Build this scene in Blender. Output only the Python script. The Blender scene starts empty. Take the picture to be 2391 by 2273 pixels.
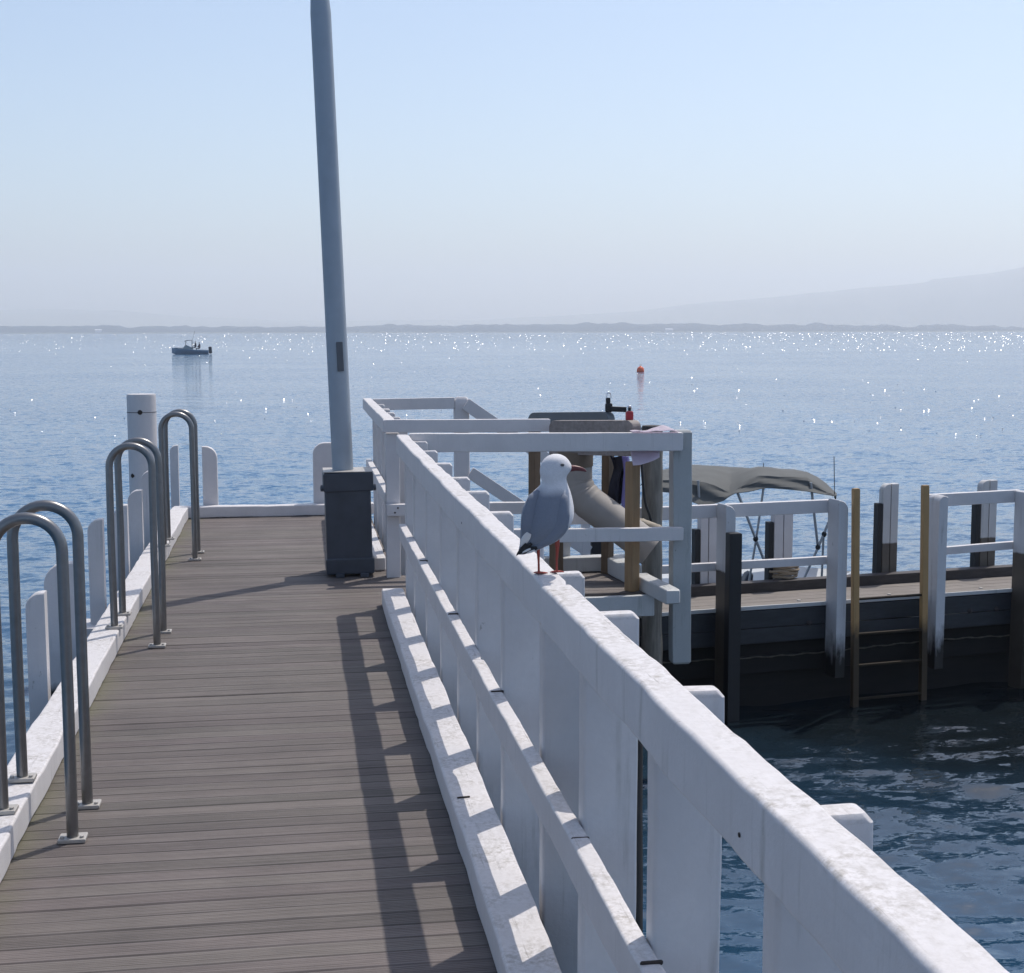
import bpy, bmesh, math, random
import numpy as np
from mathutils import Vector, Matrix, noise as mnoise

random.seed(7)
S = bpy.context.scene
COL = S.collection
rad = math.radians
DECK = 1.18            # walking surface of the main jetty above the water
SUN = Vector((.376, .34, 1.0)).normalized()

# ------------------------------------------------------------------ materials
def newmat(name):
    m = bpy.data.materials.new(name); m.use_nodes = True
    nt = m.node_tree
    return m, nt, nt.nodes['Principled BSDF']

def N(nt, t, **kw):
    n = nt.nodes.new(t)
    for k, v in kw.items():
        if k in n.inputs: n.inputs[k].default_value = v
        else: setattr(n, k, v)
    return n

def ramp(nt, src, stops):
    r = nt.nodes.new('ShaderNodeValToRGB')
    e = r.color_ramp.elements
    e[0].position, e[0].color = stops[0][0], (*stops[0][1], 1)
    e[1].position, e[1].color = stops[-1][0], (*stops[-1][1], 1)
    for p, c in stops[1:-1]:
        q = e.new(p); q.color = (*c, 1)
    nt.links.new(src, r.inputs[0])
    return r.outputs[0]

def g(v): return (v, v, v)

def mix(nt, f, a, b, mode='MIX'):
    m = nt.nodes.new('ShaderNodeMix'); m.data_type = 'RGBA'; m.blend_type = mode
    for s, v in ((m.inputs[0], f), (m.inputs[6], a), (m.inputs[7], b)):
        if isinstance(v, bpy.types.NodeSocket): nt.links.new(v, s)
        elif isinstance(v, (int, float)): s.default_value = v
        else: s.default_value = (*v, 1)
    return m.outputs[2]

def math_(nt, op, a, b=0.0, clamp=False):
    m = nt.nodes.new('ShaderNodeMath'); m.operation = op; m.use_clamp = clamp
    for s, v in ((m.inputs[0], a), (m.inputs[1], b)):
        if isinstance(v, bpy.types.NodeSocket): nt.links.new(v, s)
        else: s.default_value = v
    return m.outputs[0]

def coords(nt, scale=(1, 1, 1), world=True):
    if world:
        s = nt.nodes.new('ShaderNodeNewGeometry').outputs['Position']
    else:
        s = nt.nodes.new('ShaderNodeTexCoord').outputs['Object']
    mp = nt.nodes.new('ShaderNodeMapping'); mp.inputs['Scale'].default_value = scale
    nt.links.new(s, mp.inputs[0])
    return mp.outputs[0]

def noise(nt, vec, scale, detail=4, rough=.6):
    n = N(nt, 'ShaderNodeTexNoise', Scale=scale, Detail=detail, Roughness=rough)
    nt.links.new(vec, n.inputs['Vector'])
    return n.outputs[0]

def bump(nt, h, strength, dist):
    b = N(nt, 'ShaderNodeBump', Strength=strength, Distance=dist)
    nt.links.new(h, b.inputs['Height'])
    return b

def painted(name, col=(.655, .635, .635), grime=(.30, .275, .24), topdirt=1.0, streak=.62, tide=None, dark=(.018, .016, .015), tsoft=.05, rough=.55):
    """weathered paint on timber: lichen specks on upward faces, runs down the sides; optionally bare or wet wood below a height"""
    m, nt, b = newmat(name)
    geo = nt.nodes.new('ShaderNodeNewGeometry')
    sep = nt.nodes.new('ShaderNodeSeparateXYZ'); nt.links.new(geo.outputs['True Normal'], sep.inputs[0])
    up = math_(nt, 'SMOOTH_MAX', sep.outputs[2], 0.0)
    n1 = noise(nt, coords(nt), 58, 6, .75)
    n2 = noise(nt, coords(nt), 5.5, 5, .65)
    n3 = noise(nt, coords(nt, (26, 26, 1.6)), 1.0, 5, .65)
    blotch = ramp(nt, n2, [(.40, g(0)), (.66, g(1))])
    speck = ramp(nt, n1, [(.42, g(0)), (.66, g(1))])
    topmask = math_(nt, 'MULTIPLY', math_(nt, 'MULTIPLY', speck, math_(nt, 'ADD', blotch, .24)), math_(nt, 'MULTIPLY', up, .86 * topdirt), True)
    runs = ramp(nt, n3, [(.56, g(0)), (.74, g(1))])
    sidemask = math_(nt, 'MULTIPLY', math_(nt, 'MULTIPLY', runs, blotch), streak, True)
    tone = ramp(nt, n2, [(.3, g(.88)), (.7, g(1.0))])
    c = mix(nt, 1.0, col, tone, 'MULTIPLY')
    n4 = noise(nt, coords(nt, (70, 2.4, 70)), 1, 5, .7)
    crack = math_(nt, 'MULTIPLY', math_(nt, 'MULTIPLY', ramp(nt, n4, [(.60, g(0)), (.66, g(1))]), math_(nt, 'ADD', blotch, .15)), math_(nt, 'MULTIPLY', up, .55), True)
    c = mix(nt, topmask, c, grime)
    c = mix(nt, crack, c, tuple(v * .55 for v in grime))
    chips = ramp(nt, noise(nt, coords(nt, (1, 1, .5)), 21, 4, .75), [(.70, g(0)), (.735, g(1))])
    c = mix(nt, math_(nt, 'MULTIPLY', chips, .6 * streak + .1), c, (grime[0] * .6, grime[1] * .58, grime[2] * .55))
    c = mix(nt, sidemask, c, (grime[0] * .8, grime[1] * .85, grime[2] * .85))
    if tide is not None:
        pz = nt.nodes.new('ShaderNodeSeparateXYZ'); nt.links.new(geo.outputs['Position'], pz.inputs[0])
        w = math_(nt, 'MULTIPLY', math_(nt, 'SUBTRACT', noise(nt, coords(nt, (1, 1, .35)), 16, 5), .5), tsoft * 4)
        zz = math_(nt, 'ADD', pz.outputs[2], w)
        mr = N(nt, 'ShaderNodeMapRange'); mr.inputs[1].default_value = tide - tsoft; mr.inputs[2].default_value = tide + tsoft
        nt.links.new(zz, mr.inputs[0])
        dk = mix(nt, n2, (dark[0] * .5, dark[1] * .5, dark[2] * .5), (dark[0] * 1.6, dark[1] * 1.6, dark[2] * 1.6))
        c = mix(nt, mr.outputs[0], dk, c)
    nt.links.new(c, b.inputs['Base Color'])
    b.inputs['Roughness'].default_value = rough
    bp = bump(nt, n1, .35, .004)
    bp2 = bump(nt, n3, .25, .003); nt.links.new(bp.outputs[0], bp2.inputs['Normal'])
    nt.links.new(bp2.outputs[0], b.inputs['Normal'])
    return m

def timber(name, a, b_, scale=(3, 30, 30), rough=.75, bumps=.4):
    m, nt, b = newmat(name)
    n1 = noise(nt, coords(nt, scale), 1, 6, .7)
    n2 = noise(nt, coords(nt), 9, 5, .6)
    c = mix(nt, ramp(nt, n1, [(.35, g(0)), (.68, g(1))]), a, b_)
    c = mix(nt, math_(nt, 'MULTIPLY', n2, .5), c, tuple(v * .55 for v in a))
    nt.links.new(c, b.inputs['Base Color']); b.inputs['Roughness'].default_value = rough
    nt.links.new(bump(nt, n1, bumps, .006).outputs[0], b.inputs['Normal'])
    return m

def plain(name, col, rough=.5, metal=0.0, var=.25, scale=14, bumps=.1, world=True):
    m, nt, b = newmat(name)
    n = noise(nt, coords(nt, world=world), scale, 5, .65)
    c = mix(nt, n, tuple(v * (1 - var) for v in col), tuple(min(1, v * (1 + var)) for v in col))
    nt.links.new(c, b.inputs['Base Color'])
    b.inputs['Roughness'].default_value = rough; b.inputs['Metallic'].default_value = metal
    if bumps: nt.links.new(bump(nt, n, bumps, .004).outputs[0], b.inputs['Normal'])
    return m

M = {}
M['white'] = painted('white_paint')
M['white_clean'] = painted('white_paint_clean', col=(.66, .64, .645), topdirt=.8, streak=.15)
M['white_old'] = painted('white_paint_weathered', col=(.52, .53, .53), grime=(.17, .18, .15), streak=.8)
M['white_tide'] = painted('white_paint_over_wet_timber', tide=1.03, tsoft=.03)
M['pile_tide'] = painted('white_pile_paint', tide=.74, streak=.25)
M['gate_paint'] = painted('gate_paint', col=(.60, .61, .63), grime=(.14, .11, .09), streak=.8, tide=.47, tsoft=.11, dark=(.02, .019, .018))
M['gate_short'] = painted('gate_paint_short', col=(.60, .61, .63), grime=(.14, .11, .09), tide=1.10, tsoft=.008, dark=(.075, .062, .05))
M['back_post'] = painted('back_post_paint', col=(.56, .56, .56), tide=1.12, tsoft=.006, dark=(.10, .085, .07))
M['stain_post'] = painted('landing_post_paint', col=(.40, .42, .42), grime=(.10, .11, .09), streak=1.0, tide=.60, tsoft=.03)
M['black'] = plain('black_timber', (.014, .015, .018), .55, scale=20)
M['wet'] = timber('wet_black_timber', (.005, .005, .006), (.012, .011, .011), (2, 20, 20), .85)
M['fascia'] = timber('dark_fascia_timber', (.016, .020, .026), (.035, .040, .050), (2, 25, 25), .5)
M['lowdeck'] = timber('lower_deck_timber', (.17, .15, .135), (.26, .235, .21), (3, 30, 3), .8)
M['lowkerb'] = timber('lower_kerb_timber', (.035, .03, .03), (.07, .06, .06), (3, 30, 30), .7)
M['brown'] = timber('brown_stained_timber', (.13, .088, .055), (.21, .145, .09), (30, 30, 2), .6, .2)
M['sunlit_brown'] = timber('sunlit_brown_timber', (.26, .165, .085), (.38, .25, .13), (30, 30, 2), .6, .2)  # brown timber with sunlight put into its colour, for one front post
M['greytop'] = timber('grey_bar_timber', (.23, .20, .185), (.36, .32, .30), (4, 30, 30), .7)  # lighter grey timber for the front frame's top bar
M['greymetal'] = plain('dull_grey_metal', (.13, .15, .165), .5, .1, .2, 12)
M['oldwood'] = timber('weathered_pile_wood', (.16, .145, .12), (.34, .32, .28), (22, 22, 2.0), .9, .9)
M['galv'] = plain('galvanised_steel', (.33, .38, .43), .55, .15, .16, 7, .05)
M['steel'] = plain('dull_stainless_tube', (.22, .22, .22), .33, .85, .2, 30, .05)
M['plate'] = plain('pale_base_plate', (.42, .40, .37), .5, .3, .2, 40)
M['box'] = plain('dark_slate_paint', (.042, .052, .070), .42, 0, .4, 9, .15)
M['darkplate'] = plain('dark_plate', (.10, .11, .125), .5, 0, .2)
M['yellow'] = painted('worn_yellow_paint', col=(.42, .26, .11), grime=(.12, .075, .03), streak=.9, tide=.62, tsoft=.06, dark=(.05, .034, .018))
M['rung'] = painted('rusty_rung', col=(.03, .022, .013), grime=(.03, .022, .014), streak=.9, rough=.95)
M['pipe'] = plain('pale_beige_pipe', (.30, .28, .26), .65, 0, .18, 6, .3)
M['coupling'] = plain('brown_pipe_coupling', (.15, .115, .085), .6, 0, .2, 10)
M['rope'] = plain('tan_rope', (.30, .24, .17), .9, 0, .35, 90, .6)
M['log'] = timber('bleached_driftwood', (.30, .26, .20), (.55, .50, .42), (8, 30, 30), .9, 1.0)
M['log2'] = plain('weedy_chain', (.10, .09, .07), .9, 0, .5, 60, .5)
M['rubber'] = plain('black_rubber', (.012, .013, .015), .5, 0, .3)
M['navy'] = plain('navy_cloth', (.012, .014, .028), .9, 0, .3, 30)
M['lilac'] = plain('lilac_cloth', (.30, .29, .55), .85, 0, .12, 12)
M['palecloth'] = plain('pale_pink_cloth', (.80, .76, .80), .85, 0, .08, 10)
def translucent(m, col, f=.5):
    nt = m.node_tree; b = nt.nodes['Principled BSDF']
    tr = nt.nodes.new('ShaderNodeBsdfTranslucent'); tr.inputs[0].default_value = (*col, 1)
    mx = nt.nodes.new('ShaderNodeMixShader'); mx.inputs[0].default_value = f
    nt.links.new(b.outputs[0], mx.inputs[1]); nt.links.new(tr.outputs[0], mx.inputs[2])
    nt.links.new(mx.outputs[0], nt.nodes['Material Output'].inputs[0])
translucent(M['palecloth'], (.85, .76, .84), .6); translucent(M['lilac'], (.35, .33, .65), .4)
M['red'] = plain('red_enamel', (.38, .03, .04), .4, 0, .15)
M['chrome'] = plain('chrome', (.8, .8, .8), .12, 1.0, .05, bumps=0)
M['canvas'] = plain('grey_canvas', (.10, .105, .102), .9, 0, .25, 5, .3)
M['alu'] = plain('aluminium_tube', (.40, .42, .44), .4, .6, .1, bumps=0)
M['hullwhite'] = plain('hull_gelcoat', (.55, .57, .58), .3, 0, .06, 3, 0)
M['navyvinyl'] = plain('navy_vinyl', (.015, .022, .045), .4, 0, .2)
M['buoy'] = plain('orange_red_buoy', (.80, .15, .06), .45, 0, .12, 3)
M['farhull'] = plain('blue_grey_hull', (.17, .25, .33), .4, 0, .15, 2, 0)
M['farwhite'] = plain('white_deck_gelcoat', (.62, .62, .62), .4, 0, .05, 2, 0)
M['fardark'] = plain('dark_canopy', (.03, .04, .055), .6, 0, .2, 3, 0)
M['glass'] = plain('pale_windscreen', (.20, .27, .30), .15, 0, .1, 2, 0)
M['iron'] = plain('rusted_iron', (.045, .035, .03), .8, .2, .4, 60)
M['skin'] = plain('skin', (.30, .19, .14), .6, 0, .1, bumps=0)
M['hair'] = plain('dark_hair', (.03, .025, .02), .8, 0, .1, bumps=0)

# ------------------------------------------------------------------ mesh helpers
def frame(axis, up=(0, 0, 1)):
    a = Vector(axis).normalized(); u = Vector(up)
    if abs(a.dot(u)) > .98: u = Vector((0, 1, 0))
    s = a.cross(u).normalized(); u = s.cross(a).normalized()
    return a, s, u

def rring(w, h, r, k=3):
    """rounded rectangle outline"""
    pts = []
    for cx, cy, a0 in ((1, 1, 0), (-1, 1, 90), (-1, -1, 180), (1, -1, 270)):
        for i in range(k):
            a = rad(a0 + 90 * i / (k - 1))
            pts.append((cx * (w / 2 - r) + r * math.cos(a), cy * (h / 2 - r) + r * math.sin(a)))
    return pts

def rings(bm, rs, cap=True, smooth=True):
    n = len(rs[0])
    V = [[bm.verts.new(p) for p in r] for r in rs]
    for a, b in zip(V, V[1:]):
        for i in range(n):
            f = bm.faces.new((a[i], a[(i + 1) % n], b[(i + 1) % n], b[i])); f.smooth = smooth
    if cap:
        bm.faces.new(V[0][::-1]); bm.faces.new(V[-1])
    return V

def beam(bm, p0, p1, w, h, r=.006, up=(0, 0, 1), seg=None, jit=.0012, k=3, er=None):
    """rounded, slightly irregular timber from p0 to p1 (centre line), w across, h along 'up'"""
    p0, p1 = Vector(p0), Vector(p1)
    a, s, u = frame(p1 - p0, up)
    L = (p1 - p0).length
    er = r if er is None else er
    seg = seg or max(1, min(90, int(L / .07)))
    base = rring(w, h, r, k)
    small = [(x * (1 - 2 * er / w * .8), y * (1 - 2 * er / h * .8)) for x, y in base]
    sd = Vector((random.random() * 50, random.random() * 50, random.random() * 50))
    st = [(0, small), (er, base)] + [(L * i / seg, base) for i in range(1, seg)] + [(L - er, base), (L, small)]
    out = []
    for t, pr in st:
        ring = []
        for x, y in pr:
            p = p0 + a * t + s * x + u * y
            if jit:
                q = mnoise.noise_vector(p * 9 + sd) * jit + mnoise.noise_vector(p * 2.2 + sd) * jit * 1.6
                p = p + q
            ring.append(p)
        out.append(ring)
    rings(bm, out)

def tube(bm, pts, r, n=12, cap=True, radii=None):
    pts = [Vector(p) for p in pts]
    out = []; prev = None
    for i, p in enumerate(pts):
        d = (pts[min(i + 1, len(pts) - 1)] - pts[max(i - 1, 0)]).normalized()
        if prev is None:
            a, s, u = frame(d)
        else:
            s = (prev - d * prev.dot(d)).normalized(); u = s.cross(d).normalized()
        prev = s
        rr = radii[i] if radii else r
        out.append([p + (s * math.cos(2 * math.pi * j / n) + u * math.sin(2 * math.pi * j / n)) * rr for j in range(n)])
    rings(bm, out, cap)

def lathe(bm, c, prof, n=24, axis=(0, 0, 1)):
    a, s, u = frame(axis); c = Vector(c)
    out = [[c + a * z + (s * math.cos(2 * math.pi * j / n) + u * math.sin(2 * math.pi * j / n)) * max(r, 1e-4) for j in range(n)] for r, z in prof]
    rings(bm, out)

def prism(bm, outline, org, ex, ey, depth, bev=.004):
    """closed 2D outline in plane (ex, ey), extruded along ex x ey, with a small bevel"""
    ex, ey = Vector(ex), Vector(ey); ez = ex.cross(ey).normalized(); org = Vector(org)
    cx = sum(p[0] for p in outline) / len(outline); cy = sum(p[1] for p in outline) / len(outline)
    def ring(z, ins):
        r = []
        for x, y in outline:
            d = math.hypot(x - cx, y - cy) or 1
            k = 1 - ins / d
            r.append(org + ex * (cx + (x - cx) * k) + ey * (cy + (y - cy) * k) + ez * z)
        return r
    rs = [ring(0, bev), ring(bev, 0), ring(depth - bev, 0), ring(depth, bev)]
    rings(bm, rs, smooth=False)

def arc(cx, cy, r, a0, a1, n=8):
    return [(cx + r * math.cos(rad(a0 + (a1 - a0) * i / n)), cy + r * math.sin(rad(a0 + (a1 - a0) * i / n))) for i in range(n + 1)]

def ellip(bm, c, rx, ry, rz, nu=16, nv=10, rot=None):
    c = Vector(c); rs = []
    for i in range(nv + 1):
        t = math.pi * i / nv
        ring = []
        for j in range(nu):
            q = 2 * math.pi * j / nu
            st = max(math.sin(t), 1e-3)
            p = Vector((rx * st * math.cos(q), ry * st * math.sin(q), rz * math.cos(t)))
            if rot: p = rot @ p
            ring.append(c + p)
        rs.append(ring)
    rings(bm, rs)

def B(): return bmesh.new()

def link(name, bm, mat, parent=None, loc=None, sharp=40):
    """one mesh object; bm is in world coordinates and is moved into the frame of its parent (or of loc)"""
    if parent is not None:
        bm.transform(parent['_inv'] if False else INV[parent.name])
    elif loc is not None:
        bm.transform(Matrix.Translation(-Vector(loc)))
    bmesh.ops.recalc_face_normals(bm, faces=bm.faces)
    me = bpy.data.meshes.new(name); bm.to_mesh(me); bm.free()
    mats = mat if isinstance(mat, (list, tuple)) else [mat]
    for m in mats: me.materials.append(M[m] if isinstance(m, str) else m)
    if sharp: me.set_sharp_from_angle(angle=rad(sharp))
    o = bpy.data.objects.new(name, me); COL.objects.link(o)
    if sharp == 40:
        wn_ = o.modifiers.new('weighted_normal', 'WEIGHTED_NORMAL'); wn_.weight = 100; wn_.keep_sharp = True
    if parent is not None:
        o.parent = parent
        INV[o.name] = INV[parent.name]
    else:
        if loc is not None: o.location = loc
        INV[o.name] = Matrix.Translation(-Vector(loc or (0, 0, 0)))
    return o

INV = {}
def tag(o, label, cat, group=None):
    o['label'] = label; o['category'] = cat
    if group: o['group'] = group
    return o

def thing(name, loc, label, cat, group=None, rz=0.0):
    o = bpy.data.objects.new(name, None); COL.objects.link(o)
    o.empty_display_size = .1
    o.location = loc; o.rotation_euler = (0, 0, rz)
    INV[o.name] = (Matrix.Translation(Vector(loc)) @ Matrix.Rotation(rz, 4, 'Z')).inverted()
    return tag(o, label, cat, group)

def kind(o, k):
    o['kind'] = k
    return o

# ------------------------------------------------------------------ camera
yaw = rad(8.75); pitch = math.atan((938 - 639) / 2700); roll = .002
f0 = Vector((math.sin(yaw), math.cos(yaw), 0)); R0 = Vector((math.cos(yaw), -math.sin(yaw), 0)); Zv = Vector((0, 0, 1))
fw = f0 * math.cos(pitch) - Zv * math.sin(pitch); U0 = Zv * math.cos(pitch) + f0 * math.sin(pitch)
cr = R0 * math.cos(roll) - U0 * math.sin(roll); cu = R0 * math.sin(roll) + U0 * math.cos(roll)
cam = bpy.data.cameras.new('camera'); camo = bpy.data.objects.new('camera', cam); COL.objects.link(camo)
mw = Matrix.Identity(4)
for i in range(3):
    mw[i][0] = cr[i]; mw[i][1] = cu[i]; mw[i][2] = -fw[i]
mw[2][3] = 2.87
camo.matrix_world = mw
cam.sensor_fit = 'HORIZONTAL'; cam.sensor_width = 36; cam.lens = 36 * 2700 / 1973
cam.clip_start = .05; cam.clip_end = 40000
S.camera = camo

# ------------------------------------------------------------------ light
w = bpy.data.worlds.new('World'); S.world = w; w.use_nodes = True
wn = w.node_tree
sky = wn.nodes.new('ShaderNodeTexSky'); sky.sky_type = 'NISHITA'; sky.sun_disc = False
elev = math.asin(SUN.z); azim = math.atan2(SUN.x, SUN.y)
sky.sun_elevation = elev; sky.sun_rotation = azim
sky.air_density = 1.0; sky.dust_density = 1.7; sky.ozone_density = 1.2
bg = wn.nodes['Background']; bg.inputs[1].default_value = .145
wn.links.new(sky.outputs[0], bg.inputs[0])
sl = bpy.data.lights.new('sun', 'SUN'); sl.energy = 3.3; sl.angle = rad(.53); sl.color = (1, .93, .85)
so = bpy.data.objects.new('sun', sl); COL.objects.link(so)
so.rotation_euler = SUN.to_track_quat('Z', 'Y').to_euler(); so.location = (20, 20, 60)
S.view_settings.view_transform = 'Standard'; S.view_settings.look = 'None'
S.view_settings.exposure = .12; S.view_settings.gamma = 1
S.cycles.use_denoising = True
S.cycles.max_bounces = 8; S.cycles.diffuse_bounces = 3; S.cycles.glossy_bounces = 3; S.cycles.volume_bounces = 4
S.cycles.sample_clamp_indirect = 6

# ------------------------------------------------------------------ water
def build_water():
    rs = np.random.RandomState(3)
    d = [1.2]
    while d[-1] < 6000:
        d.append(d[-1] + max(.0045 * d[-1], d[-1] ** 2 / 5200))
    d = np.array(d)
    a1 = np.linspace(-24, 44, 760); a2 = np.concatenate([np.linspace(44, 336, 74)[1:-1]])
    ang = np.radians(np.concatenate([a1, a2]))       # clockwise from +Y
    dang = np.concatenate([np.full(a1.size, np.radians(68 / 760)), np.full(a2.size, np.radians(4))])
    D, A = np.meshgrid(d, ang, indexing='ij')
    X = D * np.sin(A); Y = D * np.cos(A)
    step = np.maximum(np.gradient(d)[:, None], d[:, None] * dang[None, :])
    Zz = np.zeros_like(X); OX = np.zeros_like(X); OY = np.zeros_like(X)
    wind = rad(200)
    for i in range(66):
        lam = .13 * (1.048 ** i)
        th = wind + rs.normal(0, .55)
        kx, ky = math.sin(th), math.cos(th)
        k = 2 * math.pi / lam
        amp = .033 * lam / (2 * math.pi) * (1 if lam < .28 else (.28 / lam) ** .72)
        ph = rs.uniform(0, 6.28)
        fade = np.clip((lam / step - 2.5) / 3, 0, 1)
        gust = 1 + .45 * np.sin(X * .11 / (1 + i * .02) + ph) * np.sin(Y * .09 + ph * 1.7)
        arg = k * (X * kx + Y * ky) + ph + .6 * np.sin(.37 * k * (X * ky - Y * kx) + 2 * ph)
        Zz += amp * fade * gust * np.cos(arg)
        OX -= amp * .8 * fade * gust * kx * np.sin(arg); OY -= amp * .8 * fade * gust * ky * np.sin(arg)
    nr, nc = X.shape
    co = np.stack([X + OX, Y + OY, Zz], -1).reshape(-1, 3).astype(np.float32)
    idx = np.arange(nr * nc).reshape(nr, nc)
    nx = np.roll(idx, -1, axis=1)
    q = np.stack([idx[:-1], idx[1:], nx[1:], nx[:-1]], -1).reshape(-1, 4)
    # centre fan
    me = bpy.data.meshes.new('sea_water')
    nv = co.shape[0] + 1; co = np.vstack([co, [[0, 0, 0]]]).astype(np.float32)
    tri = np.stack([idx[0], nx[0], np.full(nc, nv - 1)], -1)
    loops = np.concatenate([q.reshape(-1), tri.reshape(-1)]).astype(np.int32)
    starts = np.concatenate([np.arange(len(q)) * 4, len(q) * 4 + np.arange(len(tri)) * 3]).astype(np.int32)
    me.vertices.add(nv); me.vertices.foreach_set('co', co.ravel())
    me.loops.add(len(loops)); me.loops.foreach_set('vertex_index', loops)
    me.polygons.add(len(starts)); me.polygons.foreach_set('loop_start', starts)
    me.polygons.foreach_set('use_smooth', np.ones(len(starts), bool))
    me.update(); me.validate()
    m, nt, b = newmat('sea_water')
    # dark reflection of the jetties painted into the base colour, bluer in open bay
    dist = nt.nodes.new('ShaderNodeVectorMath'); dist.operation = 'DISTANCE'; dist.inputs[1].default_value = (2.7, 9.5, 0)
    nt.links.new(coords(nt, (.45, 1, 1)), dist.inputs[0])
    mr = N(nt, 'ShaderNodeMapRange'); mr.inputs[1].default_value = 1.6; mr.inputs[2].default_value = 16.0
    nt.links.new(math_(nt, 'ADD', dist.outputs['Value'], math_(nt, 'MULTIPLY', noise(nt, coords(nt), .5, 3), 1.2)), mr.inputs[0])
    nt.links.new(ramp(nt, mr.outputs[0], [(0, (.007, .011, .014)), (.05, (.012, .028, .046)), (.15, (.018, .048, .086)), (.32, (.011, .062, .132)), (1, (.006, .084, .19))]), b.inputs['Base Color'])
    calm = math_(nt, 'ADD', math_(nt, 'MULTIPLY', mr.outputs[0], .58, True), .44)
    b.inputs['Roughness'].default_value = .05; b.inputs['IOR'].default_value = 1.55
    # ripple normals straight from vector noise, so they keep their slope at any distance
    def vnoise(scale, sc, detail):
        n = N(nt, 'ShaderNodeTexNoise', Scale=scale, Detail=detail, Roughness=.58)
        nt.links.new(coords(nt, sc), n.inputs['Vector']); return n.outputs['Color']
    def vm(op, a, b_=None, sc=None):
        q = nt.nodes.new('ShaderNodeVectorMath'); q.operation = op
        nt.links.new(a, q.inputs[0])
        if isinstance(b_, bpy.types.NodeSocket): nt.links.new(b_, q.inputs[1])
        elif b_ is not None: q.inputs[1].default_value = b_
        if isinstance(sc, bpy.types.NodeSocket): nt.links.new(sc, q.inputs['Scale'])
        elif sc is not None: q.inputs['Scale'].default_value = sc
        return q.outputs[0]
    gust = math_(nt, 'ADD', math_(nt, 'MULTIPLY', ramp(nt, noise(nt, coords(nt, (1, 1.6, 1)), .045, 4, .6), [(.32, g(0)), (.68, g(1))]), .7), .55)
    n1 = vm('SUBTRACT', vnoise(6.0, (.62, 1.5, 1), 3), (.5, .5, .5)); n2 = vm('SUBTRACT', vnoise(15, (.7, 1.5, 1), 3), (.5, .5, .5))
    sl_ = vm('ADD', vm('SCALE', n1, sc=.95), vm('SCALE', n2, sc=.80))
    sl_ = vm('MULTIPLY', vm('SCALE', sl_, sc=math_(nt, 'MULTIPLY', gust, calm)), (1, 1, 0))
    geo = nt.nodes.new('ShaderNodeNewGeometry')
    nn = vm('NORMALIZE', vm('ADD', geo.outputs['Normal'], sl_))
    nt.links.new(nn, b.inputs['Normal'])
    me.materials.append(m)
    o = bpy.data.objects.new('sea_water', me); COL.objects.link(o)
    if me.polygons[10].normal.z < 0: me.flip_normals()
    kind(o, 'structure')
build_water()

def build_glint_facets():
    """small facets added for sun glitter, tilted to mirror the sun towards the camera"""
    rs = random.Random(11); bm = B()
    for _ in range(4600):
        d = 7750 / (3.3 + (34 * rs.random() ** 1.5 if rs.random() < .89 else 190 * rs.random()))
        a = rad(rs.uniform(-20, 50)) if rs.random() < .75 else rad(rs.gauss(27, 9))
        if d < 40: continue
        c = Vector((d * math.sin(a), d * math.cos(a), 0))
        r_ = max(.018, .00017 * d) * rs.choice((.55, .7, .8, 1.0, 1.25))
        n = (SUN + Vector((-math.sin(a), -math.cos(a), 0))).normalized() + Vector((rs.gauss(0, .075), rs.gauss(0, .075), rs.gauss(0, .075))); n.normalize()  # normal set halfway between sun and viewer, so the added facet glints
        s_, u_ = n.cross(Vector((0, 0, 1))).normalized(), None
        u_ = s_.cross(n).normalized()
        if u_.z < 0: u_ = -u_
        c.z = .25 * r_
        cen = bm.verts.new(c + n * r_ * .07)
        rim = [bm.verts.new(c + (s_ * math.cos(k * math.pi / 3) * 1.5 + u_ * math.sin(k * math.pi / 3)) * r_) for k in range(6)]
        back = bm.verts.new(c - Vector((n.x, n.y, 0)).normalized() * r_ * 2.2 - Vector((0, 0, r_)))
        for k in range(6):
            bm.faces.new((cen, rim[k], rim[(k + 1) % 6])).smooth = True
            bm.faces.new((back, rim[(k + 1) % 6], rim[k]))
    m, nt, b = newmat('glint_facet_water')
    b.inputs['Base Color'].default_value = (.012, .06, .13, 1); b.inputs['Roughness'].default_value = .16; b.inputs['IOR'].default_value = 1.5
    kind(link('glint_facets', bm, m, sharp=50), 'stuff')
build_glint_facets()

# ------------------------------------------------------------------ far shore and hills
def px_dir(x):      # azimuth (clockwise from +Y) of a picture column
    return yaw + math.atan((x - 986.5) / 2700)
def ridge(name, prof, dist, depth, mat, amp, nz, seed, base=-1):
    bm = B(); cols = []
    n = 620; a0, a1 = rad(-55), rad(75)
    xs = [p[0] for p in prof]; hs = [p[1] for p in prof]
    az = [px_dir(x) for x in xs]
    for i in range(n + 1):
        a = a0 + (a1 - a0) * i / n
        h = float(np.interp(a, az, hs))
        col = []
        for j in range(9):
            t = j / 8
            d = dist + depth * t
            s = math.sin(math.pi * min(1, .04 + t * .92)) ** .8
            p = Vector((d * math.sin(a), d * math.cos(a), 0))
            q = mnoise.fractal(Vector((p.x * nz, p.y * nz, seed)), .9, 2.1, 6)
            z = base + max(0, h * s + amp * q * s)
            if j in (0, 8): z = base
            col.append(bm.verts.new((p.x, p.y, z)))
        cols.append(col)
    for c0, c1 in zip(cols, cols[1:]):
        for j in range(8):
            bm.faces.new((c0[j], c0[j + 1], c1[j + 1], c1[j])).smooth = True
    return link(name, bm, mat, sharp=None)

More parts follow.
